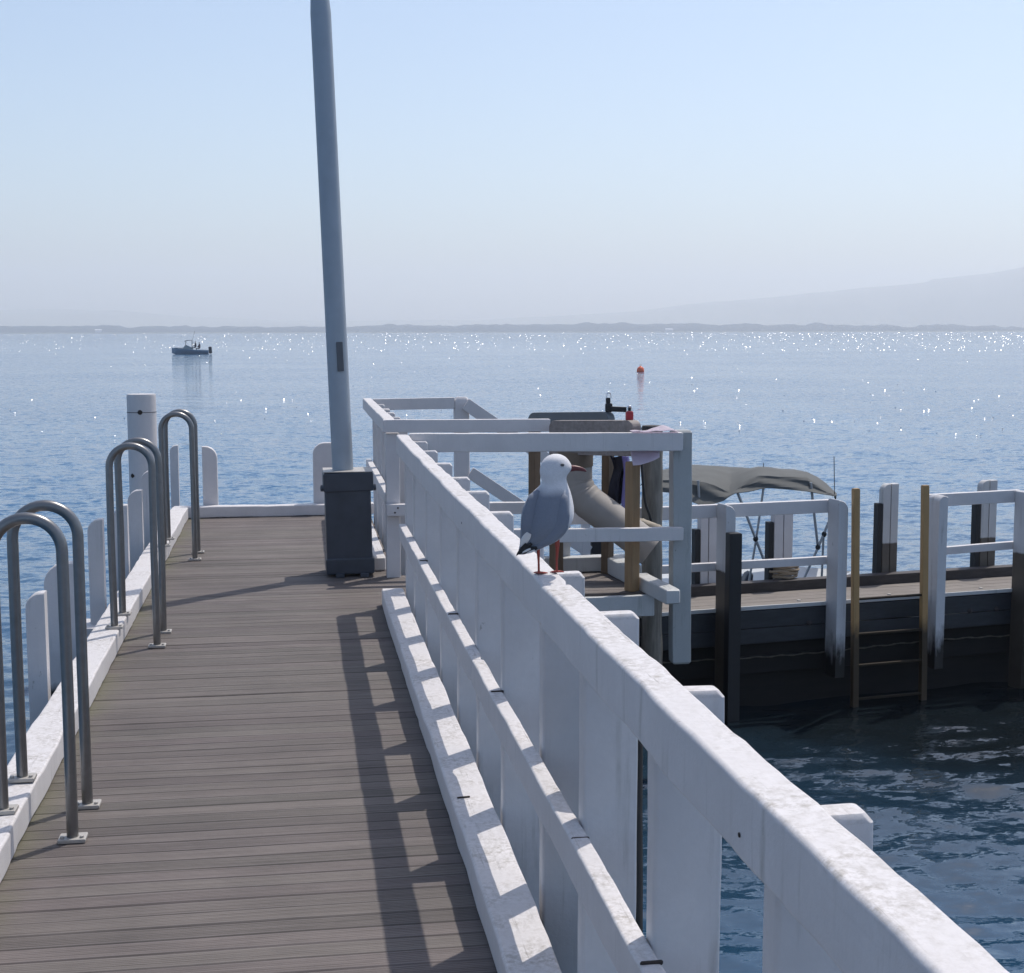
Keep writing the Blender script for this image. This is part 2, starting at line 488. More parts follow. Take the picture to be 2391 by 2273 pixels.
M['hill'] = plain('dry_grass_hills', (.26, .26, .20), .9, 0, .3, .004, 0)
M['farwood'] = plain('far_trees', (.035, .05, .05), .9, 0, .4, .02, 0)
def hz(y, d): return (639 - y) * d / 2700 + 3
kind(ridge('hills', [(-3000, hz(600, 5200)), (-900, hz(605, 5200)), (-200, hz(601, 5200)), (80, hz(597, 5200)), (170, hz(598, 5200)), (190, hz(600, 5200)), (280, hz(601, 5200)),
      (340, hz(608, 5200)), (400, hz(612, 5200)), (600, hz(617, 5200)), (900, hz(618, 5200)), (1060, hz(611, 5200)), (1217, hz(600, 5200)), (1375, hz(584, 5200)),
      (1499, hz(573, 5200)), (1570, hz(566, 5200)), (1653, hz(557, 5200)), (1777, hz(552, 5200)), (1785, hz(546, 5200)), (1901, hz(535, 5200)), (1973, hz(523, 5200)),
      (2100, hz(510, 5200)), (2500, hz(530, 5200)), (4000, hz(600, 5200))], 4800, 900, 'hill', 5, .004, 1.5), 'structure')
kind(ridge('far_woodland', [(-3000, 17), (0, 17), (300, 15), (700, 16), (1300, 19), (1700, 14), (1973, 11), (3500, 14)], 2930, 90, 'farwood', 6, .02, 7.1), 'stuff')
bm = B()
rr = []
for i in range(131):
    a = rad(-55 + i)
    rr.append([Vector((d * math.sin(a), d * math.cos(a), z)) for d, z in ((2860, -1), (2868, .8), (2900, 2.0), (5950, 6.0), (5950, -1))])
rings(bm, rr)
kind(link('far_shore', bm, plain('far_shore_grass', (.09, .10, .06), .9, 0, .3, .01, 0)), 'structure')

def far_building(x, lx, h, label):
    a = px_dir(x); d = 2885
    t = thing('far_house', (d * math.sin(a), d * math.cos(a), 1.4), label, 'building', 'white buildings on the far shore', -a)
    bm = B(); beam(bm, (-lx / 2, 0, h / 2 + .2), (lx / 2, 0, h / 2 + .2), 8, h, .05, jit=0, seg=1)
    bm.transform(INV[t.name].inverted()); link('wall', bm, 'farwhite', t)
    bm = B(); prism(bm, [(-4.4, 0), (4.4, 0), (0, 1.8)], (-lx / 2 - .3, 0, h + .2), (0, 1, 0), (0, 0, 1), lx + .6, .02)
    bm.transform(INV[t.name].inverted()); link('roof', bm, 'farwhite', t)
far_building(195, 13, 5, 'small white building on the far shore left of the leaning pole')
far_building(1288, 15, 4.5, 'small white building on the far shore right of the red buoy')

# ------------------------------------------------------------------ haze
m = bpy.data.materials.new('haze_air'); m.use_nodes = True
nt = m.node_tree; nt.nodes.clear()
out = nt.nodes.new('ShaderNodeOutputMaterial'); vol = nt.nodes.new('ShaderNodeVolumePrincipled')
vol.inputs['Color'].default_value = (.94, .965, 1.0, 1); vol.inputs['Density'].default_value = .00033
vol.inputs['Anisotropy'].default_value = .32
nt.links.new(vol.outputs[0], out.inputs['Volume'])
bm = B(); bmesh.ops.create_cube(bm, size=1)
bm.transform(Matrix.Translation((0, 0, 130)) @ Matrix.Diagonal((12600, 12600, 264, 1)))
hz_o = kind(link('haze', bm, m, sharp=None), 'stuff')

# ------------------------------------------------------------------ main deck
def build_deck():
    bm = B()
    lay = bm.loops.layers.float_color.new('tone')
    y = -1.5; rs = random.Random(4)
    pitch_ = .0865
    while y < 13.0:
        gap = rs.choice((.002, .003, .003, .004, .005, .003, .004, .003, .003, .012))
        x1 = .66
        if 8.74 < y < 9.62: x1 = 2.24
        x0 = -1.06
        z = DECK + rs.uniform(-.0015, .001)
        tn = rs.uniform(.80, 1.14) * rs.choice((.92, 1, 1, 1, 1.06)); wv = rs.uniform(-.03, .03)
        prof = [(0, -.03), (0, -.004), (.004, 0)]
        ng = 6; wb = pitch_ - gap
        for i in range(ng):          # reeded surface: shallow grooves along the board
            c = .010 + (wb - .020) * (i + .5) / ng
            prof += [(c - .0030, 0), (c - .0012, -.0010), (c + .0012, -.0010), (c + .0030, 0)]
        prof += [(wb - .004, 0), (wb, -.004), (wb, -.03)]
        secs = 5 if x1 < 1 else 7
        cols = []
        for s in range(secs + 1):
            x = x0 + (x1 - x0) * s / secs
            bow = .0012 * math.sin(s * 1.7 + y * 13)
            cols.append([bm.verts.new((x, y + p[0] + bow, z + p[1] + .001 * math.sin(s * 2.1 + y * 7))) for p in prof])
        for a, b in zip(cols, cols[1:]):
            for i in range(len(prof) - 1):
                f = bm.faces.new((a[i], b[i], b[i + 1], a[i + 1]))
                for l in f.loops: l[lay] = (tn, tn + wv, tn, 1)
        for c, flip in ((cols[0], False), (cols[-1], True)):
            f = bm.faces.new(c if flip else c[::-1])
            for l in f.loops: l[lay] = (tn, tn, tn, 1)
        y += pitch_
    m, nt, b = newmat('grey_deck_boards')
    at = nt.nodes.new('ShaderNodeVertexColor'); at.layer_name = 'tone'
    n1 = noise(nt, coords(nt, (1.3, 75, 1)), 1, 6, .8)
    n2 = noise(nt, coords(nt), 2.3, 5, .65)
    n3 = noise(nt, coords(nt, (1, 1.3, 1)), 70, 3, .7)
    c = mix(nt, ramp(nt, n1, [(.32, g(0)), (.70, g(1))]), (.078, .064, .058), (.160, .137, .126))
    c = mix(nt, 1.0, c, at.outputs[0], 'MULTIPLY')
    c = mix(nt, 1.0, c, ramp(nt, n2, [(.28, g(.78)), (.72, g(1.12))]), 'MULTIPLY')
    c = mix(nt, ramp(nt, n3, [(.74, g(0)), (.80, g(.6))]), c, (.42, .40, .37))
    sx = nt.nodes.new('ShaderNodeSeparateXYZ'); nt.links.new(coords(nt), sx.inputs[0])
    mr = N(nt, 'ShaderNodeMapRange'); mr.inputs[1].default_value = -.82; mr.inputs[2].default_value = -.95
    nt.links.new(sx.outputs[0], mr.inputs[0])
    alg = math_(nt, 'MULTIPLY', mr.outputs[0], ramp(nt, n2, [(.35, g(0)), (.6, g(.7))]))
    c = mix(nt, alg, c, (.10, .10, .055))
    nt.links.new(c, b.inputs['Base Color']); b.inputs['Roughness'].default_value = .62
    nt.links.new(bump(nt, n1, .5, .003).outputs[0], b.inputs['Normal'])
    o = link('boardwalk_deck', bm, m, sharp=25)
    kind(o, 'structure')
    bm = B()
    for x in (-1.0, -.45, .1, .6):
        beam(bm, (x, -1.5, DECK - .12), (x, 13.0, DECK - .12), .12, .16, .01, seg=3, jit=0)
    for x in (-.98, 0, 1.1, 2.1):
        if x > .7: beam(bm, (x, 8.76, DECK - .12), (x, 9.6, DECK - .12), .12, .16, .01, seg=3, jit=0)
    for yy in (.5, 3.2, 6.0, 9.2, 12.0):
        beam(bm, (-1.1, yy, DECK - .31), (.72 if yy != 9.2 else 2.25, yy, DECK - .31), .2, .2, .01, seg=3, jit=0)
    kind(link('deck_frame', bm, 'wet'), 'structure')
build_deck()

# dark piles that carry the jetty
for i, (x, y, z1, lab) in enumerate(((.80, 3.48, 2.02, 'dark weedy pile behind the white pickets near the gull'),
                                     (.62, 9.2, .76, 'dark pile under the corner of the side landing'),
                                     (2.1, 9.25, .76, 'dark pile under the outer end of the side landing'),
                                     (-1.0, 6.0, .76, 'dark pile under the left edge of the boardwalk'),
                                     (-1.0, 12.0, .76, 'dark pile under the left far end of the boardwalk'))):
    bm = B(); pr = []
    for k in range(16):
        z = -.9 + (z1 + .9) * k / 15
        pr.append((.082 + .012 * mnoise.noise((i * 9.1, 0, z * 4)) + (.012 if z < .35 else 0), z))
    lathe(bm, (x, y, 0), pr, 18)
    for v in bm.verts: v.co += mnoise.noise_vector(v.co * 18) * (.010 if v.co.z < .8 else .003)
    tag(link('jetty_pile', bm, 'wet', loc=(x, y, -.9)), lab, 'pile', 'dark piles under the jetty')

# ------------------------------------------------------------------ kerbs
def kerb(p0, p1, w_, h_, label, group='white kerb timbers', mat='white', r=.010, z0=DECK):
    bm = B()
    a, b = Vector((*p0, z0 + h_ / 2)), Vector((*p1, z0 + h_ / 2))
    beam(bm, a, b, w_, h_ - .004, r, jit=.0035, k=4)
    tag(link('kerb', bm, mat, loc=(p0[0], p0[1], z0)), label, 'kerb', group)
kerb((.563, -.6), (.569, 8.62), .136, .105, 'long white kerb timber below the near white picket railing')
kerb((.556, 9.86), (.556, 12.95), .11, .10, 'short white kerb timber beside the dark pole box')
kerb((-.975, .6), (-1.0, 4.52), .145, .11, 'nearest white kerb timber at the lower left edge of the boardwalk')
kerb((-1.0, 4.525), (-1.03, 7.76), .145, .11, 'white kerb timber between the first and second pairs of steel hoops')
kerb((-1.03, 7.765), (-1.06, 12.93), .145, .112, 'white kerb timber running from the second pair of hoops to the far end')
kerb((-1.13, 13.02), (.70, 13.02), .12, .105, 'white kerb timber across the far end of the boardwalk', mat='white_clean')
kerb((1.70, 9.62), (2.30, 9.60), .11, .11, 'white kerb along the back of the side landing', mat='white_old')
kerb((2.19, 9.50), (2.225, 9.08), .12, .12, 'thick stub of white kerb at the back of the landing side', mat='white_old')
kerb((2.245, 8.98), (2.30, 8.36), .10, .10, 'white kerb stub with a sunlit top jutting past the landing', mat='white_old', z0=DECK - .01)
bm = B(); beam(bm, (.70, 8.70, DECK - .075), (2.265, 8.70, DECK - .075), .05, .135, .006, jit=.003)
tag(link('fascia_board', bm, 'white_old', loc=(.7, 8.7, DECK - .14)), 'weathered white board across the front edge of the side landing', 'board')
bm = B(); beam(bm, (-1.32, 8.55, DECK - .07), (-1.05, 8.55, DECK - .07), .30, .05, .008, jit=.002)
tag(link('fender_step', bm, 'white', loc=(-1.2, 8.55, DECK - .1)), 'low white ledge outside the left kerb by the second pair of hoops', 'ledge')

# ------------------------------------------------------------------ near picket railing
t = thing('picket_railing', (.65, 1.3, DECK), 'long white picket railing along the right side with a gull on its rail', 'railing')
bm = B()
top = [(-.6, .662, 2.236), (1.4, .656, 2.235), (1.65, .655, 2.235), (2.2, .646, 2.236), (2.9, .640, 2.236), (3.455, .638, 2.236)]
a, out, rnd = None, [], rring(.078, .135, .013, 4)
def rail_path(bm, pts, w_, h_, r, jit, step=.05):
    P = []
    for (y0, x0, z0), (y1, x1, z1) in zip(pts, pts[1:]):
        n = max(1, int((y1 - y0) / step))
        for i in range(n): P.append((x0 + (x1 - x0) * i / n, y0 + (y1 - y0) * i / n, z0 + (z1 - z0) * i / n))
    P.append((pts[-1][1], pts[-1][0], pts[-1][2]))
    rs = []; base = rring(w_, h_, r, 4)
    for i, p in enumerate(P):
        k = .8 if i in (0, len(P) - 1) else 1
        ring = []
        for x, z in base:
            q = Vector((p[0] + x * k, p[1], p[2] - h_ / 2 + z * k))
            q += mnoise.noise_vector(q * 14) * jit + mnoise.noise_vector(q * 3.1) * jit * 1.8
            ring.append(q)
        rs.append(ring)
    rings(bm, rs)
rail_path(bm, top, .079, .114, .010, .0026)
link('top_rail', bm, 'white', t)
bm = B()
rail_path(bm, [(3.46, .646, 2.230), (6.2, .642, 2.230), (8.66, .643, 2.236)], .074, .118, .010, .0026)
link('top_rail', bm, 'white', t)
bm = B()
rail_path(bm, [(-.6, .640, 1.700), (2.2, .638, 1.690), (5.0, .636, 1.683)], .046, .098, .007, .0018)
link('mid_rail', bm, 'white', t)
bm = B()
rail_path(bm, [(5.004, .636, 1.683), (6.8, .635, 1.684), (8.62, .635, 1.690)], .046, .098, .007, .0018)
link('mid_rail', bm, 'white', t)
PY = [-.16, .50, 1.16, 1.82, 2.52, 3.20, 3.83, 4.49, 5.15, 5.81, 6.47, 7.22, 7.98, 8.60]
for i, y in enumerate(PY):
    bm = B()
    zt = DECK + (1.002 if y < 2.7 else 1.012) + random.uniform(-.008, .008)
    xl = .677 if i == 6 else .660 + random.uniform(-.004, .004)
    beam(bm, ((.80 + xl) / 2, y + .034, .55), ((.80 + xl) / 2, y + .034, zt), .062, .80 - xl, .010, up=(1, 0, 0), jit=.002, k=4, er=.012)
    link('picket', bm, 'white', t)
for i, y in enumerate(PY):
    if i not in (3, 5, 8): continue
    for z_, xx in ((2.155, .6135),):
        bm = B(); lathe(bm, (xx - .013 + (.005 if y > 3.4 else .004 if y > 2.1 else .010), y + .03 + .012 * math.sin(i * 3.1), z_ + .004 * math.cos(i * 2.2)), [(.004, 0), (.0036, .0012), (.001, .0016)], 8, (-1, 0, 0)); link('nail_head', bm, 'iron', t)
for y in (2.46, 3.13, 4.5, 5.8, 7.2):     # iron strap where mid rail meets picket
    bm = B(); beam(bm, (.618, y - .012, 1.684 + (.006 if y < 3 else 0)), (.662, y - .012, 1.684 + (.006 if y < 3 else 0)), .007, .010, .003, jit=.001, seg=3)
    link('iron_staple', bm, 'iron', t)
for y in (2.95, 4.62):  # thin dark strips across the kerb top
    bm = B(); beam(bm, (.52, y, DECK + .105), (.565, y + .006, DECK + .105), .006, .006, .002, jit=.001, seg=2)
    tag(link('dark_strip', bm, 'iron', loc=(.54, y, DECK + .104)), 'thin dark strip lying on the white kerb %s' % ('near the bottom edge of the view' if y < 3 else 'halfway along'), 'nail')

# ------------------------------------------------------------------ far railing beyond the gap
t = thing('picket_railing', (.65, 9.7, DECK), 'short white picket railing behind the dark pole box at the far end', 'railing')
bm = B(); rail_path(bm, [(9.66, .632, 2.272), (13.0, .645, 2.262)], .08, .10, .010, .002); link('top_rail', bm, 'white', t)
bm = B(); rail_path(bm, [(9.75, .652, 1.70), (13.0, .655, 1.70)], .052, .085, .007, .0015); link('mid_rail', bm, 'white', t)
bm = B(); beam(bm, (.648, 9.63, DECK - .01), (.648, 9.63, 2.18), .09, .096, .008, up=(1, 0, 0), jit=.0015); link('post', bm, 'white_clean', t)
for y in (10.2, 10.85, 11.5, 12.15, 12.8):
    bm = B(); beam(bm, (.745, y + .034, .55), (.745, y + .034, 2.21), .062, .115, .010, up=(1, 0, 0), jit=.002, er=.012); link('picket', bm, 'white', t)
bm = B(); beam(bm, (.70, 13.02, 2.20), (1.46, 13.02, 2.205), .05, .105, .006, jit=.0015); link('end_rail', bm, 'white_clean', t)
bm = B(); beam(bm, (1.53, 13.05, .6), (1.53, 13.05, 2.262), .10, .145, .02, up=(1, 0, 0), jit=.0015, er=.03); link('end_post', bm, 'white_clean', t)

# rail across the back of the landing, and rail across its front
t = thing('landing_railing', (1.2, 9.6, DECK), 'white two-bar railing along the back of the side landing', 'railing', 'white railings of the side landing')
bm = B(); beam(bm, (.585, 9.57, 2.228), (1.74, 9.57, 2.222), .05, .088, .006, jit=.0015); link('top_rail', bm, 'white_clean', t)
bm = B(); beam(bm, (.60, 9.55, 1.655), (2.10, 9.55, 1.648), .06, .080, .005, jit=.0012); link('mid_rail', bm, 'white_clean', t)
for x in (.655, .675):
    bm = B(); lathe(bm, (x, 9.518, 1.655 + (x - .665) * 1.6), [(.001, 0), (.006, 0), (.006, .004), (.001, .006)], 10, (0, -1, 0)); link('bolt', bm, 'iron', t)
t = thing('landing_railing', (1.5, 8.7, DECK), 'white two-bar railing across the front of the side landing behind the gull', 'railing', 'white railings of the side landing')
bm = B(); beam(bm, (.69, 8.685, 2.182), (2.44, 8.685, 2.168), .055, .118, .008, jit=.002); link('top_rail', bm, 'white', t)
bm = B(); beam(bm, (.70, 8.685, 1.590), (2.45, 8.685, 1.570), .055, .086, .006, jit=.002); link('mid_rail', bm, 'white', t)
bm = B(); beam(bm, (2.465, 8.775, .70), (2.455, 8.775, 2.235), .11, .128, .010, up=(1, 0, 0), jit=.003, er=.014); link('end_post', bm, 'stain_post', t)

# ------------------------------------------------------------------ steel grab hoops
def hoop(y, label):
    t = thing('grab_hoop', (-.765, y, DECK), label, 'grab rail', 'steel grab hoops along the left kerb')
    xi, xo, zt = -.765, -.985, DECK + 1.09
    cx, r_ = (xi + xo) / 2, (xi - xo) / 2
    k = random.uniform(-.004, .004)
    pts = [(xi, y, DECK + .012), (xi + k, y, DECK + .5), (xi, y, zt - r_)]
    pts += [(cx + r_ * math.cos(rad(q)), y, zt - r_ + r_ * math.sin(rad(q))) for q in range(10, 180, 10)]
    pts += [(xo, y, zt - r_), (xo + k, y, DECK + .6), (xo, y, DECK + .122)]
    bm = B(); tube(bm, pts, .0195, 18); link('hoop_tube', bm, 'steel', t, sharp=60)
    for x, z in ((xi, DECK), (xo, DECK + .11)):
        bm = B(); beam(bm, (x - .045, y, z + .008), (x + .045, y, z + .008), .07, .014, .003, jit=.0005, seg=2)
        for sx in (-.032, .032):
            lathe(bm, (x + sx, y - .018, z + .015), [(.007, 0), (.007, .007), (.001, .008)], 8)
        link('base_plate', bm, 'plate', t)
for y, lab in ((4.70, 'nearest steel grab hoop at the lower left, tallest in the picture'), (5.04, 'steel grab hoop just behind the nearest one'),
               (7.63, 'third steel hoop, front one of the middle pair on the left kerb'), (7.99, 'fourth steel hoop, back one of the middle pair before the round white pile'),
               (10.55, 'fifth steel hoop, front one of the farthest pair beside the white pile'), (10.90, 'last steel hoop, almost hidden behind the fifth one')):
    hoop(y, lab)

# ------------------------------------------------------------------ white fender posts outside the left kerb
def fender(xr, y, w_, zt, label, flip=False, mat='white_tide', dep=.075, zb=-.5, cat='fender post', name='fender_post', group='white round-topped fender posts'):
    r_ = min(w_ * .8, .11)
    o = [(0, zb), (w_, zb), (w_, zt)] + arc(r_, zt - r_, r_, 90, 180, 6) if not flip else [(0, zb), (w_, zb)] + arc(w_ - r_, zt - r_, r_, 0, 90, 6) + [(0, zt)]
    bm = B(); prism(bm, o, (xr - w_, y + dep, 0), (1, 0, 0), (0, 0, 1), dep, .006)
    tag(link(name, bm, mat, loc=(xr - w_ / 2, y, zb)), label, cat, group)
fender(-1.15, 6.54, .085, 1.69, 'narrow white fender post nearest the camera, behind the first steel hoop')
fender(-1.15, 7.42, .155, 1.685, 'wide round-topped white fender post seen through the first pair of hoops')
fender(-1.15, 8.52, .088, 1.765, 'slim white fender post standing just right of the first pair of hoops')
fender(-1.15, 9.75, .09, 1.70, 'half hidden white fender post at the left leg of the middle hoops')
fender(-1.15, 10.68, .105, 1.70, 'white fender post inside the middle pair of hoops, left of two')
fender(-1.15, 11.68, .115, 1.75, 'taller white fender post inside the middle pair of hoops, in front of the pile')
fender(-1.15, 14.0, .08, 1.77, 'thin white fender post beside the left leg of the farthest hoops')
fender(-.728, 13.10, .135, 1.825, 'white fender board on the far end kerb beside the farthest hoop', mat='white_clean', flip=True, zb=DECK - .4)
fender(.325, 13.10, .180, 1.845, 'round-topped white fender board on the far end kerb left of the pole', mat='white_clean', zb=DECK - .4)

t = thing('mooring_pile', (-1.303, 12.3, 0), 'tall round white mooring pile with a rusty bolt at the left', 'pile')
bm = B(); lathe(bm, (-1.303, 12.3, 0), [(.12, -.9), (.122, .3), (.122, 1.2), (.1215, 2.325), (.118, 2.345)], 36); link('pile_shaft', bm, 'pile_tide', t)
bm = B(); lathe(bm, (-1.303, 12.3, 2.19), [(.1222, 0), (.1232, .001), (.1232, .004), (.1222, .005)], 36); link('band', bm, 'iron', t)
for x, z in ((-1.305, 2.195), (-1.38, 1.655)):
    bm = B(); lathe(bm, (x, 12.3 - .13 + (.045 if z < 2 else .01), z), [(.021, 0), (.019, .008), (.012, .010), (.011, .02), (.001, .021)], 12, (0, -1, 0)); link('bolt', bm, 'iron', t)

# ------------------------------------------------------------------ light pole with its box
t = thing('light_pole', (.35, 9.8, DECK), 'leaning grey galvanised light pole rising from a dark box', 'light pole')
bm = B(); pts = [(.338, 9.8, DECK + .02), (.213, 9.8, 5.0), (.206, 9.8, 5.16), (.17, 9.8, 6.6)]
rr_ = [.074, .0695, .058, .050]
p2, r2 = [], []
for i in range(len(pts) - 1):
    for k in range(10):
        q = k / 10; p2.append(Vector(pts[i]).lerp(Vector(pts[i + 1]), q)); r2.append(rr_[i] + (rr_[i + 1] - rr_[i]) * q)
p2.append(Vector(pts[-1])); r2.append(rr_[-1])
tube(bm, p2, 1, 20, True, r2); link('pole_shaft', bm, 'galv', t, sharp=60)
bm = B(); beam(bm, (.308 , 9.724, 2.60), (.301, 9.724, 2.80), .045, .012, .003, up=(0, 1, 0), jit=.0004); link('inspection_plate', bm, 'darkplate', t)
bm = B(); beam(bm, (.350, 9.8, DECK + .035), (.340, 9.8, 1.84), .30, .315, .008, up=(1, 0, 0), jit=.0015)
box = link('base_box', bm, 'box', t)
bm = B(); beam(bm, (.346, 9.8, 1.775), (.344, 9.8, 1.905), .33, .345, .010, up=(1, 0, 0), jit=.001); link('box_cap', bm, 'box', box)
bm = B(); beam(bm, (.352, 9.8, DECK + .02), (.351, 9.8, DECK + .13), .325, .335, .01, up=(1, 0, 0), jit=.001); link('box_plinth', bm, 'box', box)
bm = B(); beam(bm, (.345, 9.8, 1.908), (.345, 9.8, 1.914), .325, .34, .002, up=(1, 0, 0), jit=0); link('lid', bm, 'plate', box)
for sx in (-.185, .185):
    bm = B(); lathe(bm, (.345 + sx * .92, 9.66, 1.80), [(.022, 0), (.022, .018), (.012, .022), (.001, .023)], 8, (math.copysign(1, sx), 0, 0)); link('bolt', bm, 'box', box)
for sx in (-.07, .10):
    bm = B(); beam(bm, (.35 + sx - .03, 9.66, DECK + .015), (.35 + sx + .03, 9.66, DECK + .015), .10, .03, .004, jit=0, seg=1); link('foot', bm, 'box', box)

# ------------------------------------------------------------------ brown handrail frames, pipe and clutter on the landing
def hoopframe(pl, pr_, zt, bar, post, label, mats, rc=.07, rise=0.0):
    pl, pr_ = Vector((*pl, 0)), Vector((*pr_, 0))
    ex = (pr_ - pl).normalized(); L = (pr_ - pl).length
    t = thing('handrail_frame', ((pl.x + pr_.x) / 2, (pl.y + pr_.y) / 2, DECK), label, 'handrail', 'brown timber handrail frames on the landing')
    for p, mm in ((pl, mats[0]), (pr_, mats[1])):
        bm = B(); beam(bm, p + Vector((0, 0, DECK)), p + Vector((0, 0, zt - .02 - (bar if bar < .15 else bar) + .02)), post, post, .006, up=ex, jit=.001); link('post', bm, mm, t)
    o = [(-post / 2, zt - bar)] + [(L + post / 2, zt - bar)] + arc(L + post / 2 - rc, zt - rc, rc, 0, 90, 6) + arc(-post / 2 + rc, zt - rc, rc, 90, 180, 6)
    o = [(x, z + rise * x / L) for x, z in o]
    nrm = ex.cross(Vector((0, 0, 1)))
    bm = B(); prism(bm, o, pl - nrm * (post / 2 + .004), ex, (0, 0, 1), post + .008, .004); link('top_bar', bm, mats[2], t)
    return t
hoopframe((1.765, 9.45), (2.150, 8.82), 2.262, .232, .072, 'front brown handrail frame whose ochre post stands behind the white rail', ('brown', 'sunlit_brown', 'greytop'), .05, .036)
hoopframe((1.708, 10.02), (2.138, 9.50), 2.285, .11, .066, 'rear brown handrail frame with a dark rounded top left corner', ('brown', 'brown', 'greymetal'), .055, .03)
t = thing('pipe', (2.0, 9.35, DECK), 'thick beige pipe with a bend, passing behind the gull', 'pipe')
bm = B(); pts = [(1.872, 9.33, 2.03), (1.872, 9.33, 1.93), (1.874, 9.33, 1.845), (1.905, 9.315, 1.765), (1.965, 9.29, 1.705), (2.05, 9.255, 1.64), (2.15, 9.21, 1.56), (2.26, 9.16, 1.475), (2.36, 9.12, 1.395)]
P_ = []
for i in range(len(pts) - 1):
    for k in range(6): P_.append(Vector(pts[i]).lerp(Vector(pts[i + 1]), k / 6))
P_.append(Vector(pts[-1]))
P_ = [P_[0]] + [(P_[i - 1] + P_[i] * 2 + P_[i + 1]) / 4 for i in range(1, len(P_) - 1)] + [P_[-1]]
tube(bm, P_, 1, 26, True, [.116 + (.0028 * math.sin(i * 2.2) if 9 < i < 25 else 0) for i in range(len(P_))]); link('pipe_bend', bm, 'pipe', t, sharp=70)
bm = B(); lathe(bm, (1.872, 9.33, 1.955), [(.118, 0), (.122, .004), (.122, .10), (.118, .104)], 28); link('coupling', bm, 'coupling', t)
bm = B()
P_ = [Vector((2.22, 9.30, 1.60)).lerp(Vector((2.50, 9.22, 1.485)), i / 16) for i in range(17)]
tube(bm, P_, 1, 12, True, [.038 + .010 * mnoise.noise((i * .9, 3, 1)) for i in range(17)])
for v in bm.verts: v.co += mnoise.noise_vector(v.co * 26) * .011
tag(link('driftwood_log', bm, 'log', loc=(2.36, 9.26, 1.5)), 'bleached knobbly log lying across the old pile above the white rail', 'log')
t = thing('weathered_pile', (2.53, 9.78, -.8), 'rough grey weathered timber pile standing behind the landing', 'pile')
bm = B(); P_ = [Vector((2.545 - .02 * i / 40, 9.78, -.8 + 2.97 * i / 40)) for i in range(41)]
tube(bm, P_, 1, 18, True, [.076 + .004 * mnoise.noise((0, 5, i * .4)) for i in range(41)])
for v in bm.verts: v.co += mnoise.noise_vector(Vector((v.co.x * 22, v.co.y * 22, v.co.z * 7))) * .006
link('pile_shaft', bm, 'oldwood', t)
bm = B(); lathe(bm, (2.527, 9.78, 2.165), [(.080, 0), (.082, .01), (.072, .03), (.03, .034)], 18); link('pile_top', bm, 'lowkerb', t)
bm = B(); pts = [(2.40, 9.62, 2.10), (2.405, 9.61, 1.95), (2.415, 9.60, 1.80), (2.43, 9.60, 1.66), (2.47, 9.60, 1.56), (2.49, 9.62, 1.48), (2.44, 9.62, 1.38), (2.43, 9.62, 1.22)]
P_ = []
for i in range(len(pts) - 1):
    for k in range(5): P_.append(Vector(pts[i]).lerp(Vector(pts[i + 1]), k / 5))
for _ in range(3): P_ = [P_[0]] + [(P_[i - 1] + P_[i] * 2 + P_[i + 1]) / 4 for i in range(1, len(P_) - 1)] + [P_[-1]]
tube(bm, P_, .010, 10)
tag(link('hanging_hose', bm, 'rubber', loc=(2.43, 9.6, 1.22)), 'thin black hose hanging down beside the weathered pile', 'hose')

def sheet(bm, fn, nu, nv, th=.003):
    G = [[bm.verts.new(fn(i / nu, j / nv)) for j in range(nv + 1)] for i in range(nu + 1)]
    fs = []
    for i in range(nu):
        for j in range(nv):
            f = bm.faces.new((G[i][j], G[i + 1][j], G[i + 1][j + 1], G[i][j + 1])); f.smooth = True; fs.append(f)
    bmesh.ops.recalc_face_normals(bm, faces=bm.faces)
    bmesh.ops.solidify(bm, geom=bm.faces[:], thickness=th)
bm = B()
def jk(u, v):
    x = 2.075 + .055 * (1 - abs(v - .25)) + u * (.125 - .06 * v) + .035 * v + .012 * math.sin(v * 7 + u * 3)
    return Vector((x, 9.36 + .03 * math.sin(u * 9 + v * 2), 2.03 - .37 * v - .02 * math.sin(u * 6)))
sheet(bm, jk, 14, 16, .012)
tag(link('jacket', bm, 'navy', loc=(2.14, 9.36, 1.66)), 'dark navy cloth hanging from the brown frame behind the gull', 'cloth')
bm = B()
sheet(bm, lambda u, v: Vector((2.19 + .045 * u + .03 * math.sin(v * 3.2) * (1 - v), 9.30 + .015 * math.sin(u * 7 + v * 4), 2.02 - .38 * v)), 8, 16, .006)
tag(link('hanging_cloth', bm, 'lilac', loc=(2.2, 9.3, 1.64)), 'lilac strip of cloth hanging between the navy cloth and the ochre post', 'cloth')
bm = B()
sheet(bm, lambda u, v: Vector((2.10 + .215 * u + (.012 * (1 - u) - .03 * u * v), 8.745 - .16 * max(0, v - .45) + .006 * math.sin(u * 9 + v * 3), 2.225 - (.205 - .05 * u * u) * v)), 14, 12, .004)
sheet(bm, lambda u, v: Vector((2.11 + .30 * u, 8.745 - .10 * v + .10 * 0, 2.238 + .035 * max(0, 1 - abs(u - .70) * 3.4) * (1 - v * .8) + .003 * math.sin(u * 17))), 18, 5, .004)
tag(link('rag', bm, 'palecloth', loc=(2.2, 8.74, 2.05)), 'pale pinkish rag draped over the white rail near the weathered post', 'cloth')

